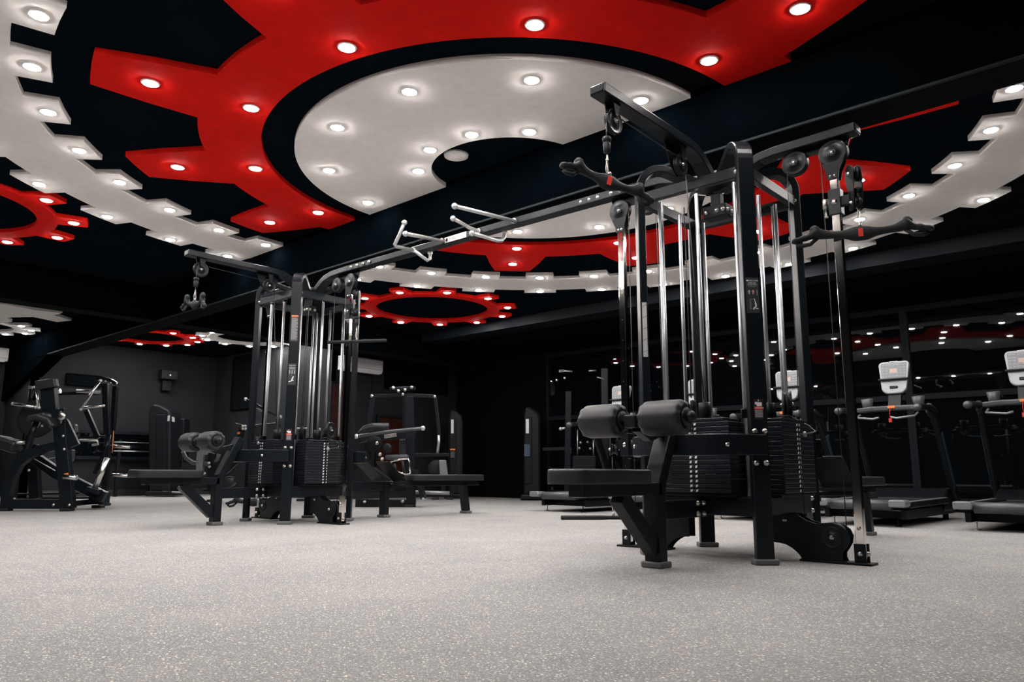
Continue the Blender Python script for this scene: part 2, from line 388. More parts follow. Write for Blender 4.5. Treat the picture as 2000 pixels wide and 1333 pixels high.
# downlights: thing > trim_ring, lens
ring_me = lens_me = None
CNT = {}; DL = []
def downlight(x, y, grp, z=HC):
    global ring_me, lens_me
    if ring_me is None:
        o = MB().lathe((0, 0, 0), (0, 0, -1), [(.0006, .050), (.0007, .060), (.006, .058), (.007, .047), (.001, .045)], 20).build('trim_ring', TRIMR)
        ring_me = o.data; bpy.data.objects.remove(o)
        o = MB().lathe((0, 0, 0), (0, 0, -1), [(.001, .0445), (.009, .044), (.0125, .034), (.014, .018), (.0145, .002)], 16).build('lens', LENS)
        lens_me = o.data; bpy.data.objects.remove(o)
    t = bpy.data.objects.new('downlight', None); S.collection.objects.link(t); t.location = (x, y, z); t.empty_display_size = .05
    n = CNT[grp] = CNT.get(grp, 0)+1
    tag(t, LAB[grp], 'lamp', grp)
    DL.append((t, grp))
    for nm, me in (('trim_ring', ring_me), ('lens', lens_me)):
        o = bpy.data.objects.new(nm, me); S.collection.objects.link(o); o.parent = t
LAB = {'lamps of the small red cog right of the far tower': 'round downlight on a tooth of the small red cog right of the far tower',
 'lamps of the small red cog at the left edge': 'round downlight on a tooth of the red cog at the left edge',
 'lamps of the far small red cog': 'tiny round downlight on a tooth of the farthest red cog above the speaker',
 'lamps of the far small pale cog': 'tiny round downlight on the far pale cog left of the far tower upright',
 'lamps of the far left pale cog': 'tiny round downlight on the lowest pale cog at the far left',
 'lamps at the far left panel': 'round downlight on the ragged far left pale panel',
 'lamps of the near red gear ring': 'round downlight glowing on the big red gear ring before the beam',
 'lamps of the near pale disc': 'round downlight in the pale half disc inside the big red ring',
 'lamps of the near pale cog ring': 'round downlight on a tooth of the broad pale cog ring at upper left',
 'lamps of the far red gear ring': 'round downlight on the big red ring beyond the beam',
 'lamps of the far pale disc': 'round downlight in the pale disc beyond the crossover bar',
 'lamps of the far pale cog ring': 'round downlight on the pale cog ring beyond the beam'}
for x, y, g in LPOS:
    X, Y = x*K, y*K
    if Y > YG-.2 or 4.44 < Y < 4.87 or (-11.45 < X < -10.95) or X > X1-.1 or X < -18.3: continue
    downlight(X, Y, g)
ORD = ['leftmost', 'second from the left', 'third from the left', 'fourth from the left', 'fifth from the left', 'sixth from the left', 'seventh from the left', 'eighth from the left', 'ninth from the left', 'tenth from the left', 'eleventh from the left', 'twelfth from the left', 'thirteenth from the left', 'fourteenth from the left', 'fifteenth from the left']
SHORT = {'lamps of the small red cog right of the far tower': 'small red cog right of the far tower', 'lamps of the small red cog at the left edge': 'small red cog at the left edge',
 'lamps of the far small red cog': 'farthest small red cog', 'lamps of the far small pale cog': 'far small pale cog', 'lamps of the far left pale cog': 'lowest far left pale cog', 'lamps at the far left panel': 'ragged far left panel',
 'lamps of the near red gear ring': 'near big red ring', 'lamps of the near pale disc': 'near pale disc', 'lamps of the near pale cog ring': 'upper left pale cog ring', 'lamps of the far red gear ring': 'red ring beyond the beam', 'lamps of the far pale disc': 'pale disc beyond the beam', 'lamps of the far pale cog ring': 'pale cog ring beyond the beam'}
sets = {}
for t, g in DL:
    d = t.location-EYE; zc_ = d.dot(FW); u = 1000+F_PX*d.dot(RT)/zc_ if zc_ > .1 else -9999; v = 666.5-F_PX*d.dot(UP)/zc_ if zc_ > .1 else -9999
    if -15 < u < 2015 and -15 < v < 1348:
        C = C1 if ' near ' in ' '+g else C2
        rr = math.hypot(t.location.x/K-C[0], t.location.y/K-C[1]); row = ''
        if g in ('lamps of the near pale cog ring', 'lamps of the far pale cog ring'): row = 'inner row of the ' if rr < 1.5 else 'outer row of the '
        elif g in ('lamps of the near red gear ring', 'lamps of the far red gear ring'): row = 'inner row of the ' if rr < 1.0 else 'tooth row of the '
        elif g == 'lamps of the near pale disc': row = 'inner row of the ' if rr < .45 else 'rim row of the '
        elif 'small' in g or 'far left pale' in g:
            xs_ = [q.location.dot(HV) for q, h in DL if h == g]; row = 'back half of the ' if t.location.dot(HV) > (min(xs_)+max(xs_))/2 else 'front half of the '
        sets.setdefault((g, row), []).append((u, t))
    else: t['label'] = 'downlight of the '+SHORT[g]+', outside the photo'
for (g, row), q in sets.items():
    q.sort(key=lambda e: e[0])
    for i, (u, t) in enumerate(q): 
        w_ = (ORD[i] if i < len(ORD) else 'rightmost').split(' ', 1)
        t['label'] = w_[0]+' downlight'+(' '+w_[1] if len(w_) > 1 else '')+', '+(row.replace(' of the ', ', ') if row else '')+SHORT[g]
# round flush speaker seen through the bite
o = MB().lathe((0, 0, 0), (0, 0, -1), [(.0006, .105), (.02, .10), (.03, .06), (.032, .004)], 24).build('ceiling_speaker', GW)
o.location = (*(pz(891, 304, CT-.01).xy), CT); tag(o, 'flat round pale fitting on the black ceiling at the bite of the pale disc', 'speaker')

# ---------------- cable towers ----------------
def pulley(parent, c, ax, r=.07, w=.026, name='pulley'):
    c = V(c); ax = V(ax).normalized()
    prof = [(-w/2, r*.30), (-w/2, r*.86), (-w/2, r*.97), (-w/2+.003, r), (-w*.12, r*.90), (w*.12, r*.90), (w/2-.003, r), (w/2, r*.97), (w/2, r*.86), (w/2-.003, r*.82), (w/2-.003, r*.5), (w/2, r*.46), (w/2, r*.30)]
    prof = [(-w/2-.003, r*.18), (-w/2-.003, r*.3)]+prof+[(w/2+.003, r*.3), (w/2+.003, r*.18)]
    o = MB().lathe(c, ax, prof, 28).build(name, PLAST, parent)
    for s in (-1, 1): bolt(parent, c+ax*s*(w/2+.006), ax*s, .009)
    return o
def carabiner(parent, top, h=.075, lat=(1, 0, 0)):
    top = V(top); l = V(lat); w = .016
    P = [top + l*(w*.5*math.sin(2*PI*i/16))*(1.3 if math.cos(2*PI*i/16) < 0 else .8) + ZV*(-h/2+h/2*math.cos(2*PI*i/16)) for i in range(17)]
    MB().tube(P, .0036, 8, False).build('carabiner', STEEL, parent)
def cable_end(parent, top, bot, lat=(1, 0, 0)):
    """rubber stop, swivel and clip under a pulley"""
    top = V(top); bot = V(bot); d = top.z-bot.z
    z0 = bot.z+.085
    MB().cyl(V(top), (bot.x, bot.y, z0+.10), .0035, 8).build('cable', CABLE, parent)
    MB().lathe((bot.x, bot.y, z0+.045), (0, 0, 1), [(0, .013), (.004, .019), (.055, .022), (.06, .017), (.066, .017), (.068, .024), (.085, .026), (.096, .018), (.10, .004)], 16).build('cable_stop', RUBB, parent)
    MB().lathe((bot.x, bot.y, z0-.002), (0, 0, 1), [(0, .006), (.012, .008), (.014, .004), (.046, .004)], 10).build('swivel', STEEL, parent)
    carabiner(parent, (bot.x, bot.y, z0+.002), .083, lat)
def frustum_pad(name, m, parent, y0, y1, xw, z0, z1, cx, rnd=.045):
    """soft rounded slab (seat pads): super-ellipse outline, crowned edge"""
    mb = MB(); n = 28; cy = (y0+y1)/2; hy = (y1-y0)/2; rows = []
    lv = [(z0, .97), (z0+.012, 1.0), ((z0+z1)/2, 1.005), (z1-.022, 1.0), (z1-.008, .965), (z1, .89), (z1+.003, .5)]
    vs = []
    for z, k in lv:
        for i in range(n):
            a = 2*PI*i/n; c, s_ = math.cos(a), math.sin(a); e = .38
            x = math.copysign(abs(c)**e, c)*xw; y = math.copysign(abs(s_)**e, s_)*hy
            off = (1-k)*.32
            vs.append((cx+x*(1-off*.6), cy+y*(1-off*.25 if hy > xw*1.5 else 1-off*.6), z))
    fs = [(j*n+i, j*n+(i+1) % n, (j+1)*n+(i+1) % n, (j+1)*n+i) for j in range(len(lv)-1) for i in range(n)]
    fs += [tuple(reversed(range(n))), tuple((len(lv)-1)*n+i for i in range(n))]
    mb.add(vs, fs, True)
    return mb.build(name, m, parent)
def roller(parent, x0, x1, y, z, r=.092):
    L = x1-x0
    def mod(q, a):
        t = q[0]/L; e = max(0, 1-min(t, 1-t)/.15)
        return -.13*e*(.5+.5*math.cos(10*a)) if -.1 < t < 1.1 else 0
    prof = [(.012, .02), (.008, r*.55), (.0, r*.70), (.002, r*.84), (.010, r*.94), (.018, r*.985), (.03, r), (.04, r), (L*.5, r*1.012), (L-.04, r), (L-.03, r), (L-.018, r*.985), (L-.010, r*.94), (L-.002, r*.84), (L, r*.70), (L-.008, r*.55), (L-.012, .02)]
    o = MB().lathe((x0, y, z), (1, 0, 0), prof, 54, mod).build('knee_roller', LEATH, parent)
    for xx, d in ((x0, -1), (x1, 1)):
        MB().lathe((xx-d*.004, y, z), (d, 0, 0), [(-.01, r*.52), (.008, r*.54), (.014, r*.46), (.017, r*.2), (.017, .003)], 24).build('end_cap', PLAST, o)
PZ0, PN, PP = .388, 15, .0278
def tower(O, label, key, cross):
    ox, oy = O
    def L(x, y, z): return V(ox+x, oy+y, z)
    T = thing('cable_tower', label, 'gym machine', (ox, oy, 0))
    H = .375
    # uprights with over-the-top arch
    for sx, sy in ((1, -1), (-1, -1), (1, 1), (-1, 1)):
        n = V(sx, sy, 0).normalized(); l = V(-sy, sx, 0).normalized(); d0 = H*math.sqrt(2)
        P = [V(ox, oy, 0)+n*d0+ZV*.028, V(ox, oy, 0)+n*d0+ZV*2.3] + arc(V(ox, oy, 2.395)+n*(d0-.135), .135, 0, PI*.62, n, ZV, 10) + [V(ox, oy, 2.41)+n*.07]
        u = MB().sweep(P, l, .1, .05).build('upright', BLACK, T, .006)
        MB().prism([V(ox, oy, .016)+n*(d0+a)+l*b for a, b in ((-.045, -.068), (.045, -.068), (.045, .068), (-.045, .068))], (0, 0, 1), .032).build('rubber_foot', FOOT, u, .008)
        if (sx, sy) == (1, -1):
            F = V(ox, oy, 0)+n*(d0+.0255); FR = V(n.y*-1, n.x, 0)  # right vector when facing the face
            FR = V(0, 0, 1).cross(n)
            for z in (.74, .56):
                for s in (-1, 1): bolt(u, F+ZV*z+FR*s*.029, n, .0125)
            def sticker(zc, w, h, m, nm='sticker'):
                return MB().box(F+ZV*zc+n*.0004, (w, .0012, h), (FR, n, ZV)).build(nm, m, u, .0005), F+ZV*zc+n*.0014
            if key == 'near':
                k, c = sticker(1.535, .078, .215, STICK)
                MBs = MB().lathe(c+FR*-.029+ZV*.088, n, [(0, .005), (.0005, .005)], 14).build('printing', WHITE, k)
                text('EXELCORE', .0125, c+FR*.006+ZV*.088, FR, ZV, WHITE, k)
                text('CABLE LAT', .0095, c+ZV*.076, FR, ZV, WHITE, k); text('PULLDOWN', .0095, c+ZV*.066, FR, ZV, WHITE, k)
                for q, zz in enumerate((.057, .051)): text('LATISSIMUS DORSI, TERES MAJOR' if q == 0 else 'BICEPS, RHOMBOIDS', .0046, c+ZV*zz, FR, ZV, GREYT, k)
                def man(cx, cz, s, m_):
                    b = MB(); C = c+FR*cx+ZV*cz
                    def q(x, z, w, h): b.box(C+FR*x*s+ZV*z*s, (w*s, .0006, h*s), (FR, n, ZV))
                    q(0, 1.05, .28, .32); q(0, .55, .72, .62); q(-.46, .38, .18, .8); q(.46, .38, .18, .8); q(-.17, -.35, .26, 1.25); q(.17, -.35, .26, 1.25)
                    b.build('printing', m_, k)
                man(-.020, .018, .0125, GREYT); man(.004, .018, .0125, mat('pale_red_print', (.6, .3, .26), .5)); 
                b = MB().box(c+FR*.027+ZV*.016, (.004, .0006, .034), (FR, n, ZV)); b.build('printing', GREYT, k)
                b = MB()
                def ln(x0, z0, x1, z1, w=.0012): b.beam(c+FR*x0+ZV*z0, c+FR*x1+ZV*z1, w, .0006, FR if abs(z1-z0) > abs(x1-x0) else ZV)
                ln(-.018, -.022, -.018, -.082); ln(-.012, -.022, -.012, -.082); ln(-.018, -.022, .008, -.022); ln(-.018, -.045, -.012, -.045); ln(-.018, -.062, -.012, -.062); ln(-.022, -.082, 0, -.082)
                b.build('printing', GREYT, k)
                b = MB(); ln(.008, -.020, .014, -.042, .004); ln(.014, -.042, .018, -.068, .008); ln(.018, -.066, .005, -.076, .007); ln(.005, -.074, .003, -.086, .007); ln(.014, -.078, .03, -.080, .005)
                b.build('printing', WHITE, k)
            else:
                k, c = sticker(1.94, .072, .27, STICK)
                MB().box(c+ZV*.125, (.068, .0006, .018), (FR, n, ZV)).build('printing', ORNG, k, .0002)
                text('WARNING', .015, c+ZV*.125+n*.0006, FR, ZV, STICK, k)
                b = MB()
                for q in range(26):
                    w = .062 if q % 4 else .05
                    b.box(c+ZV*(.104-q*.0087)+FR*(w-.062)/2, (w, .0006, .0035), (FR, n, ZV))
                b.build('printing', GREYT, k)
                k, c = sticker(1.47, .078, .215, STICK)
                text('EXELCORE', .0125, c+ZV*.088, FR, ZV, WHITE, k)
                b = MB()
                for zz in (.070, .062, .054): b.box(c+ZV*zz, (.06, .0006, .0042), (FR, n, ZV))
                for xx in (-.024, 0, .024): b.box(c+FR*xx+ZV*.022, (.010, .0006, .036), (FR, n, ZV)).box(c+FR*xx+ZV*.044, (.005, .0006, .006), (FR, n, ZV))
                b.build('printing', GREYT, k)
                b = MB(); b.beam(c+FR*.012+ZV*-.03, c+FR*-.002+ZV*-.062, .012, .0006, FR); b.beam(c+FR*-.03+ZV*-.076, c+FR*.018+ZV*-.062, .008, .0006, ZV); b.box(c+FR*.014+ZV*-.024, (.009, .0006, .011), (FR, n, ZV))
                b.build('printing', WHITE, k)
            k, c = sticker(.865, .056, .115, mat('warning_sticker_film_'+key, (.025, .012, .016), .4))
            b = MB(); b.box(c+ZV*.028+FR*.004, (.030, .0006, .022), (FR, n, ZV)).box(c+ZV*.034+FR*-.014, (.012, .0006, .014), (FR, n, ZV)).box(c+ZV*.049, (.004, .0006, .010), (FR, n, ZV)); b.build('printing', WHITE, k)
            MB().box(c+ZV*.006, (.052, .0006, .016), (FR, n, ZV)).build('printing', REDP, k); text('WARNING', .010, c+ZV*.006+FR*.005+n*.0006, FR, ZV, WHITE, k)
            b = MB()
            for q in range(7): b.box(c+ZV*(-.007-q*.0062), (.044, .0006, .0034), (FR, n, ZV))
            b.build('printing', GREYT, k)
        elif (sx, sy) == (-1, -1) and key == 'near':
            n2 = V(1, -1, 0).normalized(); Fc = V(ox, oy, 0)+n*d0+n2*.0505+ZV*1.42; r2 = ZV.cross(n2)
            k = MB().box(Fc, (.030, .001, .36), (r2, n2, ZV)).build('sticker', mat('pale_sticker', (.55, .55, .55), .4), u)
            b = MB()
            for q in range(5): b.beam(Fc+r2*-.014+ZV*(.15-q*.075), Fc+r2*.014+ZV*(.165-q*.075), .002, .003, ZV)
            b.build('printing', STICK, k)
    MB().lathe(L(0, 0, 2.40), (0, 0, 1), [(0, .05), (0, .085), (.09, .085), (.095, .05)], 8).build('hub', BLACK, T, .004)
    hb_ = MB().box(L(0, 0, 2.24), (.17, .10, .085)).box(L(0, 0, 2.32), (.07, .06, .10)).build('hub_block', BLACK2, T, .006)
    for x in (-.055, .02, .065): bolt(hb_, L(x, -.052, 2.24), (0, -1, 0), .012)
    for y in (-.03, .03): bolt(hb_, L(.087, y, 2.24), (1, 0, 0), .012)
    # ring beams
    def bolts_on(o, pts, n, r=.011):
        for p in pts: bolt(o, p, n, r)
    for s in (-1, 1):
        o = MB().bx(ox-.385, ox+.385, oy+s*.375-.022, oy+s*.375+.022, 2.285, 2.355).build('top_rail', BLACK, T, .004)
        bolts_on(o, [L(x, s*.398, 2.32) for x in (-.33, .33)], (0, s, 0))
        o = MB().bx(ox+s*.375-.022, ox+s*.375+.022, oy-.385, oy+.385, 2.285, 2.355).build('top_rail', BLACK, T, .004)
        bolts_on(o, [L(s*.398, y, 2.32) for y in (-.33, .33)], (s, 0, 0))
        o = MB().bx(ox-.36, ox+.36, oy+s*.375-.025, oy+s*.375+.025, .26, .365).build('base_rail', BLACK, T, .004)
        bolts_on(o, [L(x, s*.401, .385 if x > 0 else .30) for x in (-.28, .28)], (0, s, 0), .013) if s > 0 else None
        o = MB().bx(ox+s*.375-.025, ox+s*.375+.025, oy-.36, oy+.36, .26, .365).build('base_rail', BLACK, T, .004)
        bolts_on(o, [L(s*.401, .29, z) for z in (.275, .35)], (s, 0, 0), .013)
    MB().bx(ox-.36, ox+.36, oy-.03, oy+.03, .27, .36).bx(ox-.03, ox+.03, oy-.36, oy+.36, .271, .361).build('cross_rail', BLACK, T, .004)
    # weight stacks on the four sides
    plate_me = {}
    for (nx, ny) in ((0, -1), (1, 0), (0, 1), (-1, 0)):
        lx, ly = -ny, nx
        def Q(out, lat, z): return V(ox+nx*out+lx*lat, oy+ny*out+ly*lat, z)
        N3 = V(nx, ny, 0); L3 = V(lx, ly, 0)
        st = MB().box(Q(.33, 0, .375), (.50, .22, .018), (L3, N3, ZV)).build('weight_stack', BLACK2, T, .003)
        o0 = None
        for i in range(PN):
            z = PZ0+i*PP
            if o0 is None:
                o0 = MB().box(Q(.345, 0, z+.0122), (.47, .225, .0244), (L3, N3, ZV)).build('weight_plate', PLATE, st, .0028)
                zfirst = o0.location.copy()
                # local centre lives in the mesh; later plates just shift
                first = o0
            else:
                o = o0.copy(); S.collection.objects.link(o); o.location = zfirst + V(0, 0, i*PP)
        MB().box(Q(.345, 0, PZ0+PN*PP+.010), (.40, .20, .02), (L3, N3, ZV)).build('weight_plate', PLATE, st, .004)
        # pin holes and number ticks
        b = MB()
        for i in range(PN):
            z = PZ0+i*PP+.0122
            for s in (-1, 1): b.prism([Q(.4585, s*.018+a, z+c_) for a, c_ in ((-.008, -.008), (.006, -.005), (.008, .009), (-.006, .006))], N3, .0012)
        b.build('number_labels', WHITE, st, kind='stuff')
        b = MB()
        for i in range(PN): b.lathe(Q(.459, 0, PZ0+i*PP+.0122), N3, [(0, .0055), (.0006, .0055)], 8)
        b.build('pin_holes', CABLE, st, kind='stuff')
        # rods
        zt = PZ0+PN*PP+.02
        for s in (-1, 1):
            g = MB().cyl(Q(.29, s*.262, .37), Q(.29, s*.262, 2.30), .0125, 14).build('guide_rod', SATIN, st)
            MB().lathe(Q(.29, s*.262, zt), ZV, [(0, .020), (.045, .020), (.047, .027), (.052, .027), (.054, .014)], 14).build('collar', PLAST, g)
        MB().cyl(Q(.29, .0, zt), Q(.29, .0, 2.29), .0125, 14).build('guide_rod', SATIN, st)
        MB().lathe(Q(.29, .0, zt), ZV, [(0, .036), (.105, .036), (.108, .032), (.11, .012)], 20).build('bumper', PLAST, st)
        MB().lathe(Q(.20, -.13, zt), ZV, [(0, .018), (.13, .018), (.137, .014), (.139, .003)], 14).build('selector_sleeve', PLAST, st)
        MB().tube([Q(.22, -.13, 2.25), Q(.22, -.13, zt+.15)], .0035, 6).build('cable', CABLE, st)
        if (nx, ny) in ((1, 0), (0, -1)):
            hi = PN-3 if nx else PN-1
            z = PZ0+hi*PP+.0122
            p_ = MB().lathe(Q(.459, 0, z), N3, [(0, .006), (.028, .006), (.03, .016), (.034, .018), (.042, .018), (.046, .012), (.047, .002)], 16).build('selector_pin', SILV, st)
            A_, B_ = Q(.459+.02, .0, z+.01), Q(.30, -.05, zt+.02)
            if nx: MB().tube([Q(.49, .02, z-.0), Q(.52, .11, z+.02), Q(.46, .16, z+.06), Q(.38, .06, zt+.03), Q(.30, .02, zt+.02)], .0045, 8).build('lanyard', GREYP, st)
    pulley(T, L(.37, .10, .93), (1, .5, 0), .085, .03)
    pulley(T, L(.33, .14, .93), (1, .5, 0), .085, .03)
    # arms
    def arm(dx, dy, tip, ztip):
        D = V(dx, dy, 0); Lt = V(-dy, dx, 0); o_ = V(ox, oy, 0)
        P = [o_+D*.03+ZV*2.40, o_+D*.10+ZV*2.43, o_+D*.17+ZV*2.49, o_+D*.24+ZV*(ztip-.055), o_+D*.32+ZV*(ztip-.02), o_+D*.42+ZV*(ztip-.008), o_+D*tip+ZV*ztip]
        a = MB().sweep(P, Lt, .1, .058).build('arm', BLACK, T, .006)
        MB().box(o_+D*(tip+.002)+ZV*ztip, (.08, .006, .040), (Lt, D, ZV)).build('end_cap', PLAST, a, .002)
        return a
    a1 = arm(0, -1, 1.37, 2.595)
    for y, z, r in ((-1.22, 2.455, .075), (-.48, 2.43, .072)):
        MB().prism([L(-.028, y-.04, 2.57), L(-.028, y+.06, 2.57), L(-.028, y+.03, z-.01), L(-.028, y-.02, z-.02)], (1, 0, 0), .006).prism([L(.024, y-.03, 2.57), L(.024, y+.04, 2.57), L(.024, y+.012, z+.03), L(.024, y-.012, z+.03)], (1, 0, 0), .004).build('pulley_bracket', BLACK2, a1); pulley(a1, L(0, y, z), (1, 0, 0), r)
    MB().prism([L(-.034, -.62, 2.57), L(-.034, -.34, 2.57), L(-.034, -.40, 2.40), L(-.034, -.48, 2.36), L(-.034, -.55, 2.42)], (1, 0, 0), .006).build('pulley_bracket', BLACK2, a1)
    MB().tube([L(0, -1.16, 2.50), L(0, -.5, 2.475)], .0035, 6).build('cable', CABLE, a1)
    MB().tube([L(0, -.42, 2.42), L(0, -.30, .95)], .0035, 6).build('cable', CABLE, a1)
    def post(s, a_arm, low):
        q = MB().bx(ox+s*.775-.025, ox+s*.775+.025, oy-.020, oy+.020, .03, 2.30).build('chrome_post', CHROME, T, .004)
        for z in [.25+.15*i for i in range(13)]: MB().lathe(L(s*.775, -.0203, z), (0, -1, 0), [(0, .0045), (.0004, .0045)], 8).build('adjustment_hole', CABLE, q) if z < 2.0 and s*1 < 0 else None
        MB().bx(ox+s*.775-.032, ox+s*.775+.032, oy-.034, oy-.022, .01, .115).bx(ox+s*.775-.032, ox+s*.775+.032, oy+.022, oy+.034, .01, .115).build('foot_bracket', BLACK2, q, .002)
        bolt(q, L(s*.775, -.036, .06), (0, -1, 0)); bolt(q, L(s*.775+s*.034, 0, .06), (s, 0, 0)); bolt(q, L(s*.775, -.022, .20), (0, -1, 0), .009)
        MB().bx(ox+s*.44, ox+s*.84, oy-.055, oy+.055, .0, .013).build('floor_plate', BLACK2, T, .002)
        pl = [(.28, .265), (.40, .27), (.437, .268), (.46, .25), (.49, .232), (.548, .216), (.60, .222), (.64, .225), (.68, .212), (.71, .19), (.725, .155), (.718, .115), (.70, .085), (.682, .060), (.68, .035), (.69, .013), (.45, .013), (.435, .035), (.417, .052), (.39, .072), (.357, .088), (.32, .094), (.28, .096)]
        for t_ in (-1, 1):
            g = MB().prism([L(s*x, t_*.038, z) for x, z in pl], (0, 1, 0), .006).build('side_plate', BLACK, T, .002)
            MB().lathe(L(s*.63, t_*.041, .142), (0, t_, 0), [(0, .062), (.005, .062), (.006, .056), (.003, .052), (.003, .03), (.008, .024), (.009, .004)], 28).build('wheel_cover', PLAST, g)
            bolt(g, L(s*.63, t_*.050, .142), (0, t_, 0)); bolt(g, L(s*.36, t_*.042, .23), (0, t_, 0))
        MB().tube(arc(L(s*.63, 0, .142), .075, -PI/2 if s > 0 else -PI/2, PI/2, V(s, 0, 0), ZV, 10), .010, 6).build('wheel_rim', PLAST, T)
        # head: bracket plates and two pulleys
        for t_ in (-1, 1):
            MB().prism([L(s*.715, t_*.024, 2.375), L(s*.845, t_*.024, 2.375), L(s*.815, t_*.024, 2.31), L(s*.808, t_*.024, 2.265), L(s*.742, t_*.024, 2.265), L(s*.735, t_*.024, 2.31)], (0, 1, 0), .005).build('head_bracket', BLACK2, q)
            for b_ in (-.014, .014): bolt(q, L(s*.775+b_, t_*.027, 2.285), (0, t_, 0), .007)
        pulley(q, L(s*.782, 0, 2.435), (0, 1, 0), .086, .044); pulley(q, L(s*.545, 0, 2.435), (0, 1, 0), .080, .044)
        MB().prism([L(s*.50, .03, 2.55), L(s*.88, .03, 2.55), L(s*.84, .03, 2.40), L(s*.74, .03, 2.47), L(s*.62, .03, 2.47), L(s*.52, .03, 2.40)], (0, 1, 0), .005).build('head_bracket', BLACK2, q)
        MB().tube([L(s*.705, -.012, .15), L(s*.705, -.012, 2.42)], .003, 6).build('cable', CABLE, q)
        MB().tube([L(s*.46, .01, .2), L(s*.485, .01, 2.44)], .003, 6).build('cable', CABLE, T)
        # sliding carriage
        zc = .70 if low else 2.12
        c_ = MB().bx(ox+s*.775-.036, ox+s*.775+.036, oy-.031, oy+.031, zc-.08, zc+.08).build('carriage', BLACK, T, .003)
        MB().lathe(L(s*.775, -.0315, zc), (0, -1, 0), [(0, .017), (.003, .017), (.004, .004)], 18).build('bushing', CHROME, c_)
        MB().lathe(L(s*.715, -.01, zc-.03), ZV, [(-.055, .010), (-.047, .012), (-.045, .005), (0, .005), (.001, .016), (.06, .016), (.062, .01)], 14).build('pull_knob', STEEL if not low else PLAST, c_)
        MB().bx(ox+s*.80, ox+s*.86, oy-.018, oy+.018, zc-.03, zc+.03).build('swivel_mount', BLACK2, c_, .003)
        C_ = L(s*.885, 0, zc)
        for t_ in (-1, 1):
            MB().prism([C_+RV*t_*.026+HV*x+ZV*z for x, z in ((-.05, .02), (-.055, .12), (-.045, .185), (0, .215), (.045, .185), (.05, .12), (.025, .05), (.03, -.02), (.02, -.075), (-.02, -.08), (-.04, -.05))], RV, .006).build('swivel_arm', BLACK2, c_, .002)
            for xx, zz in ((0, .155), (-.01, -.03)): bolt(c_, C_+RV*t_*.030+HV*xx+ZV*zz, RV*t_, .009)
        for xx, zz, rr in ((0, .155, .048), (-.01, -.03, .040)):
            MB().lathe(C_+RV*-.020+HV*xx+ZV*zz, RV, [(0, .01), (0, rr-.003), (.006, rr), (.012, rr-.008), (.020, rr-.01), (.028, rr-.008), (.034, rr), (.040, rr-.003), (.040, .01)], 24).build('guide_wheel', PLAST, c_)
        return c_, zc
    if cross >= 0: arm(1, 0, .93, 2.55)
    if cross <= 0 or key == 'far': 
        if key == 'far': arm(-1, 0, .93, 2.55)
    cr, zr = post(1, None, False)
    cl, zl = post(-1, None, True)
    # knee bars bowed outwards on both long sides
    for s in (-1, 1):
        P = [L(s*-.42, s*.40, .66)]
        for i in range(1, 24):
            t_ = -1+2*i/24
            P.append(L(s*t_*.42, s*(.40+.30*(1-abs(t_)**3)), .66))
        P.append(L(s*.42, s*.40, .66))
        MB().sweep(P, ZV, .118, .05).build('knee_bar', BLACK, T, .006)
        for xx in (-.30, .30): bolt(T, L(s*xx, s*(.40+.30*(1-(.30/.42)**3)+.027), .66), (0, s, 0), .012)
    # lat station: seat, post, rollers (towards -y)
    kp = MB().sweep([L(0, -.90, .03), L(0, -.90, .40), L(0, -.885, .46), L(0, -.70, .83)], V(1, 0, 0), .10, .075).build('knee_post', BLACK, T, .006)
    MB().bx(ox-.065, ox+.065, oy-.955, oy-.845, 0, .033).build('rubber_foot', FOOT, kp, .008)
    MB().beam(L(0, -1.25, .385), L(0, -.935, .10), .075, .085, V(1, 0, 0)).build('brace', BLACK, kp, .004)
    MB().bx(ox-.04, ox+.04, oy-.87, oy-.38, .25, .35).build('foot_rail', BLACK, kp, .004)
    for y in (-.50, -.43): bolt(kp, L(.042, y, .33), (1, 0, 0), .013); bolt(kp, L(.042, y, .27), (1, 0, 0), .013)
    sf = MB().bx(ox-.05, ox+.05, oy-1.60, oy-.90, .385, .45).build('seat_frame', BLACK, T, .004)
    frustum_pad('seat', LEATH, sf, oy-1.71, oy-1.08, .135, .447, .517, ox)
    ka = MB().sweep([L(0, -.72, .76), L(0, -.95, .70), L(0, -1.06, .745)], V(1, 0, 0), .05, .05).build('roller_arm', BLACK, T, .004)
    MB().box(L(0, -1.09, .775), (.075, .085, .07)).build('roller_clamp', PLAST, ka, .008)
    MB().cyl(L(-.36, -1.09, .785), L(.36, -1.09, .785), .011, 12).build('axle', STEEL, ka)
    roller(ka, ox+.07, ox+.32, oy-1.09, .785); roller(ka, ox-.32, ox-.07, oy-1.09, .785)
    for x in (-.345, .345): MB().lathe(L(x, -1.09, .785), (math.copysign(1, x), 0, 0), [(-.02, .012), (-.02, .030), (.012, .030), (.02, .022), (.021, .002)], 18).build('end_knob', PLAST, ka)
    # low row station (towards +y)
    lx = .10; rd = 0.0 if key == 'near' else .13
    rl = MB().bx(ox+lx-.04, ox+lx+.04, oy+.40, oy+1.15, .30, .40).bx(ox+lx-.035, ox+lx+.035, oy+1.1, oy+2.42+rd, .345, .405).build('row_rail', BLACK, T, .004)
    for y in (1.0+rd*.4, 2.22+rd):
        MB().sweep([L(lx, y-(.06 if y > 2 else 0), .36), L(lx, y, .03)], V(1, 0, 0), .10, .065).build('leg', BLACK, rl, .004)
        MB().bx(ox+lx-.065, ox+lx+.065, oy+y-.05, oy+y+.05, 0, .03).build('rubber_foot', FOOT, rl, .008)
    frustum_pad('bench_pad', LEATH, T, oy+1.27+rd, oy+2.46+rd, .14, .405, .475, ox+lx)
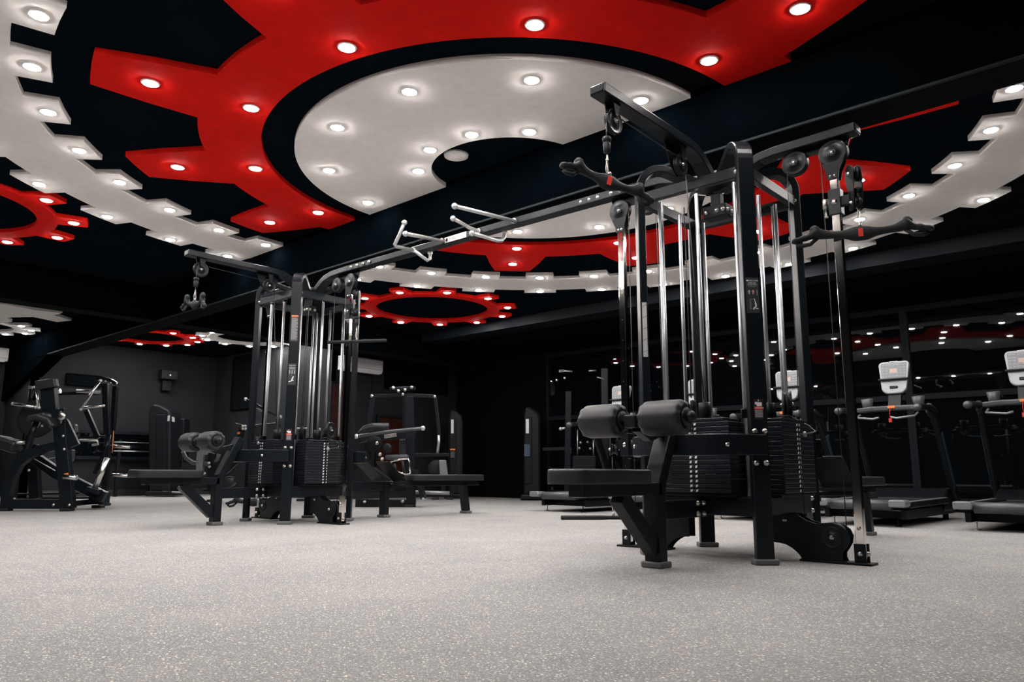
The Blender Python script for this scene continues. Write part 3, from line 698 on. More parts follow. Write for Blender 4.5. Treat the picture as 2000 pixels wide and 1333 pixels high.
    for s in (-1, 1):
        f_ = MB().prism([L(lx+s*.19+a, y, z) for a, y, z in ((-.12, .86, .62), (.12, .86, .62), (.12, 1.12, .40), (-.12, 1.12, .40))], (0, .64, .76), .012).build('foot_plate', BLACK2, T, .004)
    MB().cyl(L(lx-.30, 1.10, .36), L(lx+.30, 1.10, .36), .018, 12).build('foot_bar', BLACK2, T)
    pulley(T, L(lx, .62, .50), (1, 0, 0), .06)
    MB().prism([L(lx+.03, .42, .40), L(lx+.03, .75, .40), L(lx+.03, .68, .55), L(lx+.03, .55, .58), L(lx+.03, .42, .52)], (1, 0, 0), .006).build('pulley_bracket', BLACK2, T)
    return T, cr, cl, L

T1, cr1, cl1, L1 = tower((-2.27, 4.56), 'nearest black cable tower with four weight stacks, at right, lat seat facing the camera', 'near', 1)
T2, cr2, cl2, L2 = tower((-7.10, 4.49), 'farther black cable tower at centre left, orange warning sticker on its front upright', 'far', -1)

# ---------------- crossover bar between the towers ----------------
XB = thing('crossover_bar', 'long black overhead bar joining both cable towers, with chrome pull-up grips', 'gym machine', (-4.66, 4.53, 2.57))
def CB(x, y, z): return V(x, y, z)
pts = [V(-2.31, 4.56, 2.41), V(-2.38, 4.56, 2.44), V(-2.47, 4.56, 2.50), V(-2.56, 4.56, 2.545), V(-2.68, 4.56, 2.57), V(-2.85, 4.56, 2.575), V(-6.47, 4.50, 2.575), V(-6.64, 4.5, 2.57), V(-6.76, 4.5, 2.545), V(-6.85, 4.5, 2.50), V(-6.94, 4.5, 2.44), V(-7.01, 4.5, 2.41)]
bb = MB().sweep(pts, V(0, 1, 0), .1, .06).build('beam', BLACK, XB, .006)
for x in (-3.02, -3.10, -3.22, -3.30, -3.38): bolt(XB, V(x, 4.56-.052, 2.575), (0, -1, 0), .013)
for x in (-5.98, -6.08, -6.18, -6.28): bolt(XB, V(x, 4.50-.051, 2.575), (0, -1, 0), .013)
tg = MB().bx(-4.90, -4.62, 4.476, 4.4785, 2.549, 2.601).build('name_plate', TAGM, XB)
text('EXELCORE', .036, (-4.745, 4.4755, 2.575), (1, 0, 0), (0, 0, 1), STICK, tg, sx=1.05)
tg.location = (tg.location.x, tg.location.y, tg.location.z)
lo = MB().lathe((-4.872, 4.4755, 2.575), (0, -1, 0), [(0, .017), (.0006, .017), (.0006, .009), (0, .009)], 20).build('emblem', STICK, tg)
def grip(path, m, nm='grip', r=.016, ends=(True, True)):
    g = MB().tube(path, r, 12).build(nm, m, XB)
    for e, on in zip((0, -1), ends):
        if on: MB().ball(path[e], r*1.55).build('end_cap', PALE, g)
    return g
def yat(u, v, Y): return py(u, v, Y)
def collar(p, d): MB().lathe(p, d, [(0, .017), (0, .024), (.016, .024), (.016, .017)], 16).build('collar', TAGM, XB)
grip([yat(1008, 433, 4.49), yat(950, 418, 4.15), yat(888, 403, 3.85)], PALE, ends=(False, True)); collar(yat(1005, 432, 4.485), (0, -1, 0))
grip([yat(938, 453, 4.49), yat(916, 445, 4.40), yat(905, 438, 4.33), yat(885, 427, 4.18)], PALE, ends=(False, True)); collar(yat(936, 452, 4.485), (0, -1, 0))
grip([yat(922, 456, 4.20), yat(950, 464, 4.38), yat(970, 470, 4.50), yat(980, 470, 4.56), yat(985, 464, 4.585), yat(986, 452, 4.585)], PALE, ends=(True, True))
grip([yat(866, 472, 4.48), yat(825, 463, 4.15), yat(792, 457, 3.90)], PALE, ends=(False, True)); collar(yat(864, 471, 4.475), (0, -1, 0))
grip([yat(790, 435, 4.12), yat(780, 459, 4.12), yat(771, 478, 4.13), yat(774, 482, 4.16), yat(808, 489, 4.44)], PALE, ends=(True, True))
grip([yat(810, 490, 4.40), yat(824, 501, 4.46), yat(835, 509, 4.53), yat(840, 506, 4.55), yat(840, 494, 4.55)], PALE, ends=(False, True))

# ---------------- attachments hanging from the cables ----------------
def grip_bar(name, label, C, ax, Lh, curve, m=RUBB, badge=True):
    """moulded lat bar: thick flat centre, sculpted hand grips with thumb hooks at each end"""
    C = V(C); ax = V(ax).normalized(); lat = ax.cross(ZV).normalized(); up = lat.cross(ax).normalized()
    t = thing(name, label, 'cable attachment', C)
    st = []   # along, up, lateral, half width, half height
    prof = [(0, 0, 0, .026, .046), (.10, 0, 0, .026, .046), (.17, .002, 0, .022, .034), (.26, .004, 0, .018, .024), (.42, .008, 0, .018, .022), (.52, .016, 0, .022, .028), (.60, .030, .0, .034, .040), (.66, .036, .0, .040, .036), (.71, .016, .004, .026, .024), (.77, .0, .008, .020, .018), (.82, .004, .010, .026, .022), (.87, -.010, .010, .022, .018), (.92, -.012, .010, .030, .020), (.97, -.014, .008, .026, .016), (1.0, -.014, .004, .012, .010)]
    S_ = [(-p[0], p[1], p[2], p[3], p[4]) for p in reversed(prof[1:])]+prof
    mb = MB(); seg = 14; vs = []
    for a, u, l, w, h in S_:
        c = C + ax*(a*Lh) + up*(u*curve) + lat*l
        for k in range(seg):
            th = 2*PI*k/seg; vs.append(c + lat*(w*math.cos(th)) + up*(h*math.sin(th)))
    n = len(S_); fs = [(i*seg+k, i*seg+(k+1) % seg, (i+1)*seg+(k+1) % seg, (i+1)*seg+k) for i in range(n-1) for k in range(seg)]
    fs += [tuple(reversed(range(seg))), tuple((n-1)*seg+k for k in range(seg))]
    mb.add(vs, fs, True); o = mb.build('handle_bar', m, t)
    sb = o.modifiers.new('sub', 'SUBSURF'); sb.levels = 1; sb.render_levels = 1
    for s in (-1, 1):
        P = [C+ax*(s*Lh*.62)+up*(.010*curve)-up*.012, C+ax*(s*Lh*.72)-up*.040+lat*.01, C+ax*(s*Lh*.83)-up*.046+lat*.012, C+ax*(s*Lh*.92)-up*.036+lat*.01]
        MB().tube(P, [.013, .012, .013, .010], 10).build('grip', m, t)
        MB().ball(C+ax*(s*Lh*.65)+up*(.052*curve), .030, 12, (1, .8, 1)).build('thumb_rest', m, t)
    for s in (-1, 1) if badge else (): MB().box(C+lat*s*.0262+up*.0, (.026, .0018, .050), (ax, lat, up)).build('red_badge', REDP, t)
    MB().lathe(C+up*.043, up, [(0, .012), (.012, .012), (.018, .006), (.022, .005)], 12).build('swivel', STEEL, t)
    return t
def straight_bar(label, A, B, r=.0165, swiv=True):
    A, B = V(A), V(B); C = (A+B)/2; t = thing('straight_bar', label, 'cable attachment', C)
    ax = (B-A).normalized(); L_ = (B-A).length
    MB().lathe(A, ax, [(0, .004), (0, r*.8), (.004, r), (L_*.4, r*1.02), (L_*.45, r*.85), (L_*.55, r*.85), (L_*.6, r*1.02), (L_-.004, r), (L_, r*.8), (L_, .004)], 18).build('handle_bar', RUBB, t)
    if swiv: MB().lathe(C+ZV*(r*.8), ZV, [(0, .010), (.012, .010), (.02, .005), (.03, .004)], 12).build('swivel', STEEL, t)
    return t
# near tower, left arm
hb = V(-2.27, 3.27, 2.065)
A_, B_ = px(1095, 332, -2.40), px(1268, 402, -2.14)
cable_end(T1, (-2.27, 3.272, 2.44), (-2.27, 3.272, 2.115), (0, 1, 0))
grip_bar('sculpted_lat_bar', 'sculpted black lat bar with a red badge hanging from the near tower left arm', (-2.27, 3.272, 2.075), (B_-A_), .29, .8)
cable_end(cr1, L1(.90, 0, 2.16), L1(.90, -.0, 1.955), (1, 0, 0))
A_, B_ = py(1556, 466, 4.36), py(1814, 452, 4.76)
grip_bar('sculpted_lat_bar', 'wide sculpted black lat bar hanging by the right chrome post of the near tower', L1(.90, 0, 1.90), (.93, .36, 0), .385, .9)
# near tower, low left post: straight bar
cable_end(cl1, L1(-.90, 0, .62), L1(-.90, 0, .225), (0, 1, 0))
straight_bar('straight black bar hanging just above the floor left of the near tower seat', L1(-1.16, -.27, .19), L1(-.64, .27, .19))
# far tower
cable_end(T2, (-7.05, 3.21, 2.44), (-7.05, 3.21, 2.13), (0, 1, 0))
grip_bar('sculpted_lat_bar', 'small curved black grip hanging from the far tower left arm', (-7.05, 3.21, 2.085), (.95, .31, 0), .155, 1.6, badge=False)
cable_end(cr2, L2(.90, 0, 2.12), L2(.90, 0, 1.83), (1, 0, 0))
straight_bar('straight black bar hanging from the right post of the far tower', L2(.90-.30, -.13, 1.805), L2(.90+.24, .19, 1.805))
cable_end(cl2, L2(-.90, 0, .62), L2(-.90, 0, .215), (0, 1, 0))
grip_bar('sculpted_lat_bar', 'sculpted black bar hanging just above the floor beside the far tower', L2(-.90, .0, .165), (.85, .53, 0), .34, 1.0, badge=False)

# ---------------- treadmills along the window ----------------
def treadmill(x, label):
    yr = 7.9
    T = thing('treadmill', label, 'treadmill', (x, yr, 0), 'treadmills in a row facing the window')
    def L(a, b, z): return V(x+a, yr+b, z)
    MB().prism([L(-.36, .12, .07), L(-.36, 2.0, .07), L(-.36, 2.0, .16), L(-.36, .12, .16)], (1, 0, 0), .05).prism([L(.36, .12, .07), L(.36, 2.0, .07), L(.36, 2.0, .16), L(.36, .12, .16)], (1, 0, 0), .05).bx(x-.36, x+.36, yr+.3, yr+.36, .07, .14).build('base_frame', BLACK2, T, .003)
    MB().bx(x-.27, x+.27, yr+.06, yr+1.55, .17, .232).build('running_belt', RUBB, T, .01)
    for s in (-1, 1):
        MB().sweep([L(s*.355, .10, .205), L(s*.355, 1.6, .215)], V(1, 0, 0), .15, .06).build('side_rail', BLACK2, T, .012)
        MB().sweep([L(s*.40, .12, .235), L(s*.40, 1.55, .247)], V(1, 0, 0), .05, .012).build('rail_strip', SILV, T, .004)
        MB().prism([L(s*.36+a, -.02+abs(a)*.3, z) for a, z in ((-.075, .19), (.07, .19), (.085, .225), (.07, .258), (-.075, .258))], (0, 1, 0), .16).build('corner_cap', SILV, T, .012)
        MB().cyl(L(s*.30, .14, .0), L(s*.30, .14, .08), .007, 8).lathe(L(s*.30, .14, 0), ZV, [(0, .035), (.008, .033), (.014, .012)], 14).build('levelling_foot', STEEL if s < 0 else BLACK2, T)
        MB().cyl(L(s*.33, 1.8, .0), L(s*.33, 1.8, .08), .03, 10).build('front_foot', RUBB, T)
        MB().sweep([L(s*.42, 1.98, .16), L(s*.42, 1.86, .30), L(s*.41, 1.45, 1.02), L(s*.40, 1.36, 1.16), L(s*.39, 1.22, 1.21)], V(1, 0, 0), .06, .13).build('upright', PLAST, T, .02)
        MB().sweep([L(s*.452, 1.80, .36), L(s*.442, 1.48, .95)], V(1, 0, 0), .006, .07).build('blue_panel', BLUET, T, .002)
        MB().sweep([L(s*.40, 1.45, 1.17), L(s*.40, 1.20, 1.215), L(s*.40, .86, 1.20), L(s*.40, .76, 1.175)], V(1, 0, 0), .075, .06).build('hand_rail', PLAST, T, .02)
        MB().ball(L(s*.40, .76, 1.185), .043, 14, (1, 1, .95)).build('rail_end', GREYP, T)
        MB().lathe(L(s*.27, 1.36, 1.235), (0, -.15, 1), [(0, .045), (.01, .05), (.12, .065), (.122, .055), (.02, .04)], 20).build('cup_holder', GREYP, T)
        MB().tube([L(s*.30, 1.16, 1.16), L(s*.30, 1.04, 1.12), L(s*.12, 1.02, 1.10), L(s*.06, 1.02, 1.115)], .012, 10).build('grip_sensor', SILV, T)
    MB().cyl(L(-.285, .035, .205), L(.285, .035, .205), .050, 24).build('roller_cover', GREYP, T)
    MB().prism([L(0, b, z) for b, z in ((1.45, .10), (2.05, .10), (2.08, .22), (1.98, .32), (1.75, .345), (1.50, .24))], (1, 0, 0), .80).build('motor_hood', PLAST, T, .02)
    MB().sweep([L(-.40, 1.30, 1.215), L(-.2, 1.36, 1.235), L(.2, 1.36, 1.235), L(.40, 1.30, 1.215)], V(0, 1, 0), .12, .055).build('cross_bar', GREYP, T, .015)
    MB().beam(L(0, 1.42, 1.22), L(0, 1.52, 1.5), .14, .05, V(1, 0, 0)).build('console_mast', PLAST, T, .01)
    # console: rounded tilted shield
    o = L(0, 1.50, 1.60); up = V(0, .22, 1).normalized(); rt = V(1, 0, 0); n = rt.cross(up)
    out = []
    for (a, b, r) in ((.165, .19, .045), (-.165, .19, .045), (-.135, -.20, .08), (.135, -.20, .08)):
        sa = math.copysign(1, a); sb = math.copysign(1, b); cx, cz = a-sa*r, b-sb*r
        a0 = {(1, 1): 0, (-1, 1): PI/2, (-1, -1): PI, (1, -1): 1.5*PI}[(sa, sb)]
        out += [o+rt*(cx+r*math.cos(a0+PI/2*i/5))+up*(cz+r*math.sin(a0+PI/2*i/5)) for i in range(6)]
    c = MB().prism(out, n, .05).build('console', CONS, T, .012)
    f = n*.0265
    MB().prism([o+f+rt*a+up*b for a, b in ((-.14, .165), (.14, .165), (.13, -.02), (-.13, -.02))], n, .004).build('display_face', CONSD, c, .001)
    MB().prism([o+f*1.12+rt*a+up*b for a, b in ((-.04, .10), (.04, .10), (.04, .05), (-.04, .05))], n, .003).build('display_window', mat_disp, c)
    b = MB()
    for i in range(7):
        for j in range(5):
            if abs(i-3) < 2 and j in (1, 2): continue
            b.box(o+f*1.12+rt*((i-3)*.038)+up*(.145-j*.034), (.024, .007, .002), (rt, up, n))
    b.build('keys', CONS, c, kind='stuff')
    MB().box(o+f+n*.02+up*-.035, (.32, .018, .035), (rt, up, n)).build('reading_rack', PLAST, c, .004)
    MB().box(o+f+up*.183, (.09, .012, .012), (rt, up, n)).build('top_latch', PALE, c, .003)
    MB().box(o+f+up*-.125, (.09, .035, .018), (rt, up, n)).build('cable_socket', PLAST, c, .008)
    MB().box(L(0, 1.295, 1.245), (.08, .02, .03)).build('stop_button', ORNG, T, .004)
    MB().tube([L(-.01, 1.28, 1.23), L(-.012, 1.25, 1.17), L(-.008, 1.25, 1.11)], .003, 6).box(L(-.008, 1.25, 1.095), (.03, .02, .045)).build('safety_clip', REDP, T)
    return T
mat_disp = mat('amber_display_glass', (.42, .30, .25), .3)
for x, lb in ((-1.32, 'rightmost treadmill, cut by the right edge of the photo'), (-2.58, 'treadmill right of the near tower with its whole silver console in view'),
              (-3.83, 'treadmill directly behind the near tower, console hidden by its right upright'), (-5.08, 'treadmill whose console shows between the near tower rods'), (-6.36, 'leftmost treadmill, its rear end left of the near tower')):
    treadmill(x, lb)

# ---------------- wall fittings ----------------
def boxthing(name, label, cat, mb, m, bev=.004, group=None):
    o = mb.build(name, m, None, bev); c = sum(mb.v, V(0, 0, 0))/len(mb.v); o.data.transform(Matrix.Translation(-c)); o.location = c
    tag(o, label, cat, group); return o
def ac(x, y0, y1, z0, z1, label):
    o = thing('air_conditioner', label, 'air conditioner', (x, (y0+y1)/2, z0))
    MB().prism([(x, (y0+y1)/2, z0+.02), (x+.17, (y0+y1)/2, z0+.02), (x+.20, (y0+y1)/2, z0+.08), (x+.20, (y0+y1)/2, z1-.03), (x+.17, (y0+y1)/2, z1), (x, (y0+y1)/2, z1)], (0, 1, 0), y1-y0).build('body', ACW, o, .01)
    MB().bx(x+.10, x+.205, y0+.06, y1-.06, z0+.0, z0+.018).build('flap', ACW, o, .004)
    MB().bx(x+.198, x+.203, y0+.02, y1-.02, z0+.085, z0+.090).build('seam', GREYP, o)
    MB().tube([(x+.03, y1-.12, z0+.02), (x+.03, y1-.10, z0-.6), (x+.03, y1-.02, z0-1.2)], .006, 6).build('drain_cable', CABLE, o)
ac(-12.19, 8.42, 9.36, 2.42, 2.72, 'white split air conditioner on the dark wall right of the far tower')
ac(-18.49, 3.55, 4.50, 2.74, 3.04, 'white air conditioner at the left edge, cut by the photo')
p = px(329, 733, -16.85)
t = thing('wall_speaker', 'small black speaker hung on the far wall below the farthest red cog', 'speaker', (p.x, p.y, p.z-.15))
MB().box(p, (.18, .36, .22)).build('cabinet', PLAST, t, .02); MB().box(p+V(.092, 0, 0), (.006, .33, .19)).build('grille', RUBB, t, .004)
MB().box(p+V(.10, 0, -.01), (.004, .03, .03)).build('emblem', PALE, t); MB().box(p+V(-.08, 0, -.22), (.10, .20, .26)).build('wall_bracket', BLACK2, t, .01)
# dark screens and glazed hatches: thing > frame, screen
def panel_x(name, label, cat, X, u0, v0, u1, v1, m, fr=.05, fm=None, d=.05, bars=0):
    a, b = px(u0, v0, X), px(u1, v1, X); y0, y1, z0, z1 = a.y, b.y, min(a.z, b.z), max(a.z, b.z)
    t = thing(name, label, cat, (X, (y0+y1)/2, z0))
    mb = MB().bx(X, X+d, y0, y1, z1-fr, z1).bx(X, X+d, y0, y1, z0, z0+fr).bx(X, X+d, y0, y0+fr, z0+fr, z1-fr).bx(X, X+d, y1-fr, y1, z0+fr, z1-fr)
    for i in range(bars): yy = y0+(y1-y0)*(i+1)/(bars+1); mb.bx(X, X+d, yy-.01, yy+.01, z0+fr, z1-fr)
    mb.build('frame', fm or FRAMEM, t, .004)
    MB().bx(X, X+d*.5, y0+fr, y1-fr, z0+fr, z1-fr).build('screen' if cat == 'television' else 'pane', m, t)
    return t, (y0, y1, z0, z1)
panel_x('wall_television', 'black television high on the far left wall above the plate machine', 'television', -17.0+.02, 130, 729, 197, 757, SCREEN, .02, WALLD)
panel_x('wall_television', 'black television on the wall beside the AC, reflecting lamps', 'television', -12.2+.02, 752, 706, 872, 772, SCREEN, .02, WALLD)
panel_x('wall_hatch', 'long framed wall hatch behind the left plate machine', 'window', -17.0+.005, 118, 838, 296, 900, GLASSM, .07, FRAMEM, .06, 1)
def panel_y(name, label, cat, Y, u0, v0, u1, v1, m, fr=.05, fm=None, d=.05):
    a, b = py(u0, v0, Y), py(u1, v1, Y); x0, x1, z0, z1 = a.x, b.x, min(a.z, b.z), max(a.z, b.z)
    t = thing(name, label, cat, ((x0+x1)/2, Y, z0))
    MB().bx(x0, x1, Y-d, Y, z1-fr, z1).bx(x0, x1, Y-d, Y, z0, z0+fr).bx(x0, x0+fr, Y-d, Y, z0+fr, z1-fr).bx(x1-fr, x1, Y-d, Y, z0+fr, z1-fr).build('frame', fm or FRAMEM, t, .004)
    MB().bx(x0+fr, x1-fr, Y-d*.5, Y, z0+fr, z1-fr).build('screen' if cat == 'television' else 'pane', m, t)
panel_y('wall_television', 'narrow black upright screen on the back wall left of the far tower', 'television', 8.39, 459, 698, 495, 798, SCREEN, .02, WALLD)
panel_x('wall_niche', 'dark red wall panel seen through the far tower rods', 'wall panel', -12.195, 645, 745, 676, 872, BROWN, .03, FRAMEM, .05)
panel_x('wall_niche', 'square dark red niche right of the far tower, below the AC', 'wall panel', -12.195, 734, 810, 785, 930, BROWN, .05, FRAMEM, .06)
# dumbbell tubes on a rack in front of the hatch
t = thing('bar_rack', 'low rack of chrome bars before the wall hatch', 'rack', (px(250, 960, -16.5).x, px(250, 960, -16.5).y, 0))
a, b = px(222, 965, -16.6), px(292, 965, -16.6)
MB().bx(a.x-.03, a.x+.03, a.y, a.y+.06, 0, 1.15).bx(a.x-.03, a.x+.03, b.y-.06, b.y, 0, 1.15).bx(a.x-.03, a.x+.03, a.y+.06, b.y-.06, .98, 1.04).build('frame', BLACK2, t, .004)
for z in (1.10, .92):
    MB().tube([(a.x+.06, a.y-.1, z), (a.x+.06, b.y+.1, z)], .012, 10).build('bar', SATIN, t)

# ---------------- background machines ----------------
class M:
    """helper that lays bars between points given in photo pixels at a distance along the heading"""
    def __init__(s, name, label, cat, foot, d, group=None):
        p = pd(foot[0], foot[1], d); s.d = d; s.t = thing(name, label, cat, (p.x, p.y, 0), group); s.par = s.t
    def P(s, q): return pd(q[0], q[1], s.d+(q[2] if len(q) > 2 else 0))
    def bar(s, pts, w, h, name='frame_tube', m=None, bev=.006, on=None):
        pp = [s.P(q) for q in pts]; return MB().sweep(pp, HV, h, w).build(name, m or BLACK, on or s.t, bev)
    def rod(s, pts, r, name='tube', m=None, on=None, cap=0):
        pp = [s.P(q) for q in pts]; o = MB().tube(pp, r, 10).build(name, m or BLACK, on or s.t)
        if cap:
            for e in (0, -1): MB().ball(pp[e], r*cap).build('end_cap', PALE, o)
        return o
    def slab(s, pts, th, name, m, bev=.01, on=None): return MB().prism([s.P(q) for q in pts], HV, th).build(name, m, on or s.t, bev)
    def disc(s, c, r, w, name, m): p = s.P(c); return MB().lathe(p-HV*w/2, HV, [(0, r*.2), (0, r*.93), (w*.2, r), (w*.8, r), (w, r*.93), (w, r*.2)], 24).build(name, m, s.t)
    def bolts(s, L_, r=.014):
        for q in L_: bolt(s.t, s.P(q), -HV, r)
    def feet(s, L_):
        for q in L_:
            p = s.P(q); MB().box((p.x, p.y, .02), (.13, .13, .04), (RV, HV, ZV)).build('rubber_foot', RUBB, s.t, .008)

# left plate-loaded machine
m = M('plate_loaded_row_machine', 'black plate-loaded row machine with curved front leg at the far left', 'gym machine', (75, 999), 9.95)
m.bar([(12, 997), (14, 968), (22, 935), (38, 905), (62, 886), (92, 876), (118, 871)], .11, .10, 'curved_leg')
m.bar([(20, 985), (135, 985)], .12, .09, 'base_rail'); m.feet([(10, 999), (131, 997)])
m.bar([(134, 995), (128, 930), (121, 860), (117, 800)], .16, .10, 'upright')
m.slab([(112, 796), (134, 822), (156, 868), (130, 878), (112, 870)], .05, 'gusset_plate', BLACK, .006)
m.bar([(100, 806, .1), (94, 742, .1)], .18, .09, 'back_post'); m.slab([(70, 745, .05), (110, 739, .05), (113, 757, .05), (72, 763, .05)], .10, 'head_pad', LEATH, .02)
m.bar([(95, 812, -.05), (75, 818, -.05)], .10, .16, 'arm_pad', LEATH, .03); m.bar([(56, 820, -.1), (78, 815, -.1), (98, 822, -.1), (106, 836, -.1)], .08, .16, 'chest_pad', LEATH, .03)
m.rod([(72, 824), (62, 850), (52, 880), (42, 900)], .045, 'support_tube')
m.bar([(66, 893, .3), (112, 925, .3), (150, 945, .3), (205, 972, .3)], .14, .09, 'sloped_beam'); m.bar([(195, 960, .6), (193, 985, .6)], .20, .18, 'rear_block'); m.feet([(192, 989, .9)])
m.rod([(60, 893, .1), (108, 920, .1)], .006, 'link_rod', PALE)
m.bar([(135, 985, .5), (205, 978, .8)], .07, .07, 'side_rail'); m.bar([(70, 975, .9), (64, 870, .9)], .14, .09, 'rear_post')
m.rod([(125, 932, -.15), (150, 934, -.15)], .032, 'weight_horn', CHROMEL); m.rod([(182, 962, .2), (210, 895, .2)], .036, 'foot_roller', CHROMEL)
m.bar([(172, 955, .2), (195, 962, .2)], .06, .12, 'roller_bracket')
o = m.slab([(113, 812, -.09), (119, 803, -.09), (127, 812, -.09), (119, 828, -.09)], .02, 'bearing_plate', SILV, .004); m.disc((120, 814, -.12), .05, .03, 'bearing', STEEL)
m.slab([(125, 926, -.08), (133, 924, -.08), (134, 931, -.08), (126, 932, -.08)], .004, 'sticker', ORNG, 0)
m.bolts([(123, 852, -.07), (125, 878, -.07), (104, 987, -.06), (135, 987, -.06), (56, 919, .2), (82, 832, -.1)])
m.rod([(56, 757, .3), (70, 757, .3)], .02, 'pivot', SATIN); m.rod([(68, 757, .2), (76, 797, .2)], .021, 'handle', CHROMEL, cap=1.1); m.rod([(25, 789, .2), (70, 796, .2)], .021, 'handle', CHROMEL, cap=1.1)
m.rod([(59, 765, .5), (50, 830, .5), (46, 860, .5)], .02, 'lever_link'); m.rod([(65, 757, .5), (58, 800, .5)], .015, 'lever_link')
m.disc((72, 818, .35), .26, .04, 'weight_plate', RUBB); m.rod([(12, 864, .3), (50, 865, .3)], .024, 'weight_horn', CHROMEL)
m.bar([(-40, 858, .4), (5, 864, .4), (40, 876, .4)], .16, .3, 'seat', LEATH, .04)
m.rod([(46, 868, .4), (50, 880, .4), (34, 888, .4), (36, 900, .4)], .02, 'lever_link')
# its neighbour behind
m = M('plate_loaded_pulldown_machine', 'tall black plate-loaded machine with chrome handles behind the far left one', 'gym machine', (205, 978), 11.6)
m.bar([(190, 741), (205, 740), (218, 744), (229, 751)], .05, .10, 'top_arm'); m.bolts([(198, 744, -.06), (206, 745, -.06), (216, 748, -.06), (228, 750, -.06)], .012)
m.bar([(206, 750), (208, 800), (210, 850)], .09, .07, 'upright'); m.bar([(226, 755, .2), (222, 820, .2), (215, 870, .2)], .07, .07, 'upright')
m.rod([(212, 850), (208, 880), (196, 905), (185, 925)], .04, 'bent_tube'); m.bar([(210, 870), (205, 965)], .09, .07, 'rear_post'); m.feet([(205, 978)])
m.rod([(196, 744, -.3), (158, 800, -.3)], .021, 'handle', CHROMEL, cap=1.1); m.rod([(162, 797, -.2), (202, 793, -.2)], .021, 'handle', CHROMEL, cap=1.1)
m.rod([(150, 764, .3), (195, 766, .3)], .03, 'cross_tube', SATIN); m.rod([(105, 766, .4), (118, 764, .4)], .04, 'pivot', SATIN)
m.bar([(110, 770, .5), (195, 768, .5)], .05, .06, 'cross_beam'); m.bar([(168, 802), (192, 857)], .07, .05, 'lever')
m.bar([(192, 852), (215, 855)], .03, .04, 'cross_beam'); m.rod([(156, 860, -.2), (190, 861, -.2), (192, 868, -.2), (180, 870, -.2)], .018, 'handle', PALE)
m.bar([(150, 857, .2), (190, 854, .2)], .03, .05, 'cross_beam')
m.rod([(219, 872), (255, 874)], .026, 'weight_horn', CHROMEL); m.rod([(215, 928), (250, 930)], .026, 'weight_horn', CHROMEL)
m.rod([(222, 842, -.1), (219, 885, -.1)], .006, 'orange_strap', ORNG)
m.slab([(135, 832, .3), (150, 829, .3), (152, 845, .3), (138, 848, .3)], .08, 'arm_pad', GREYP, .02); m.slab([(138, 880, .3), (145, 878, .3), (143, 900, .3), (136, 905, .3)], .10, 'back_pad', GREYP, .02)
m.slab([(96, 897, .2), (114, 893, .2), (114, 908, .2), (98, 912, .2)], .12, 'seat_pad', GREYP, .02)
m.bar([(35, 966), (155, 964)], .03, .05, 'base_rail'); m.bar([(32, 975), (180, 973)], .03, .05, 'base_rail')
# selector tower of a far machine
def selector(label, u0, u1, vt, vb, d, sign=None, depth=.55, skew=0):
    m = M('weight_stack_machine', label, 'gym machine', ((u0+u1)/2, vb), d)
    w = u1-u0
    pts = [(u0, vb-8), (u0-skew*.3, vt+20), (u0+w*.08, vt+3), (u0+w*.22, vt-1), (u0+w*.55, vt+3), (u0+w*.92, vt+12), (u1, vt+24), (u1-skew*.2, vb-8)]
    MB().prism([m.P(q) for q in pts], HV, depth).build('shroud', PLAST, m.t, .05)
    m.slab([(u0+w*.06, vt+18, -depth/2-.01), (u0+w*.50, vt+18, -depth/2-.01), (u0+w*.50, vb-30, -depth/2-.01), (u0+w*.06, vb-30, -depth/2-.01)], .02, 'front_panel', BLACK2, .01)
    m.slab([(u0-4, vb-10), (u1+4, vb-10), (u1+6, vb-1), (u0-8, vb-1)], depth+.1, 'base', PLAST, .02)
    return m
m = selector('rounded black weight stack machine on the far wall left of the far tower', 303, 345, 792, 969, 15.9, skew=6)
m.slab([(328, 812, -.3), (332, 812, -.3), (331, 823, -.3), (327, 823, -.3)], .01, 'label_print', GREYT, 0); m.slab([(336, 814, -.3), (341, 816, -.3), (341, 825, -.3), (336, 824, -.3)], .01, 'label_print', GREYT, 0)
m.slab([(346, 817, .3), (366, 819, .3), (363, 904, .3), (342, 903, .3)], .3, 'rear_shroud', BLACK2, .02)
m.rod([(318, 961, -.3), (360, 963, -.3)], .02, 'base_bar', SILV)
m = selector('slim black weight stack machine with white name strip right of the far tower bench', 877, 906, 802, 975, 15.5)
m.slab([(881, 820, -.32), (886, 820, -.32), (886, 847, -.32), (881, 847, -.32)], .01, 'name_strip', WHITE, 0)
m.slab([(879, 877, -.32), (889, 877, -.32), (889, 880, -.32), (879, 880, -.32)], .01, 'sticker', ORNG, 0); m.slab([(880, 882, -.32), (888, 882, -.32), (888, 895, -.32), (880, 895, -.32)], .01, 'sticker', GREYP, 0)
m = selector('dark weight stack machine with white name strip at centre background', 1023, 1055, 797, 976, 14.6)
m.slab([(1027, 819, -.32), (1033, 819, -.32), (1033, 847, -.32), (1027, 847, -.32)], .01, 'name_strip', WHITE, 0)
m.slab([(1024, 868, -.32), (1035, 868, -.32), (1035, 892, -.32), (1024, 892, -.32)], .01, 'sticker', BLUET, 0)
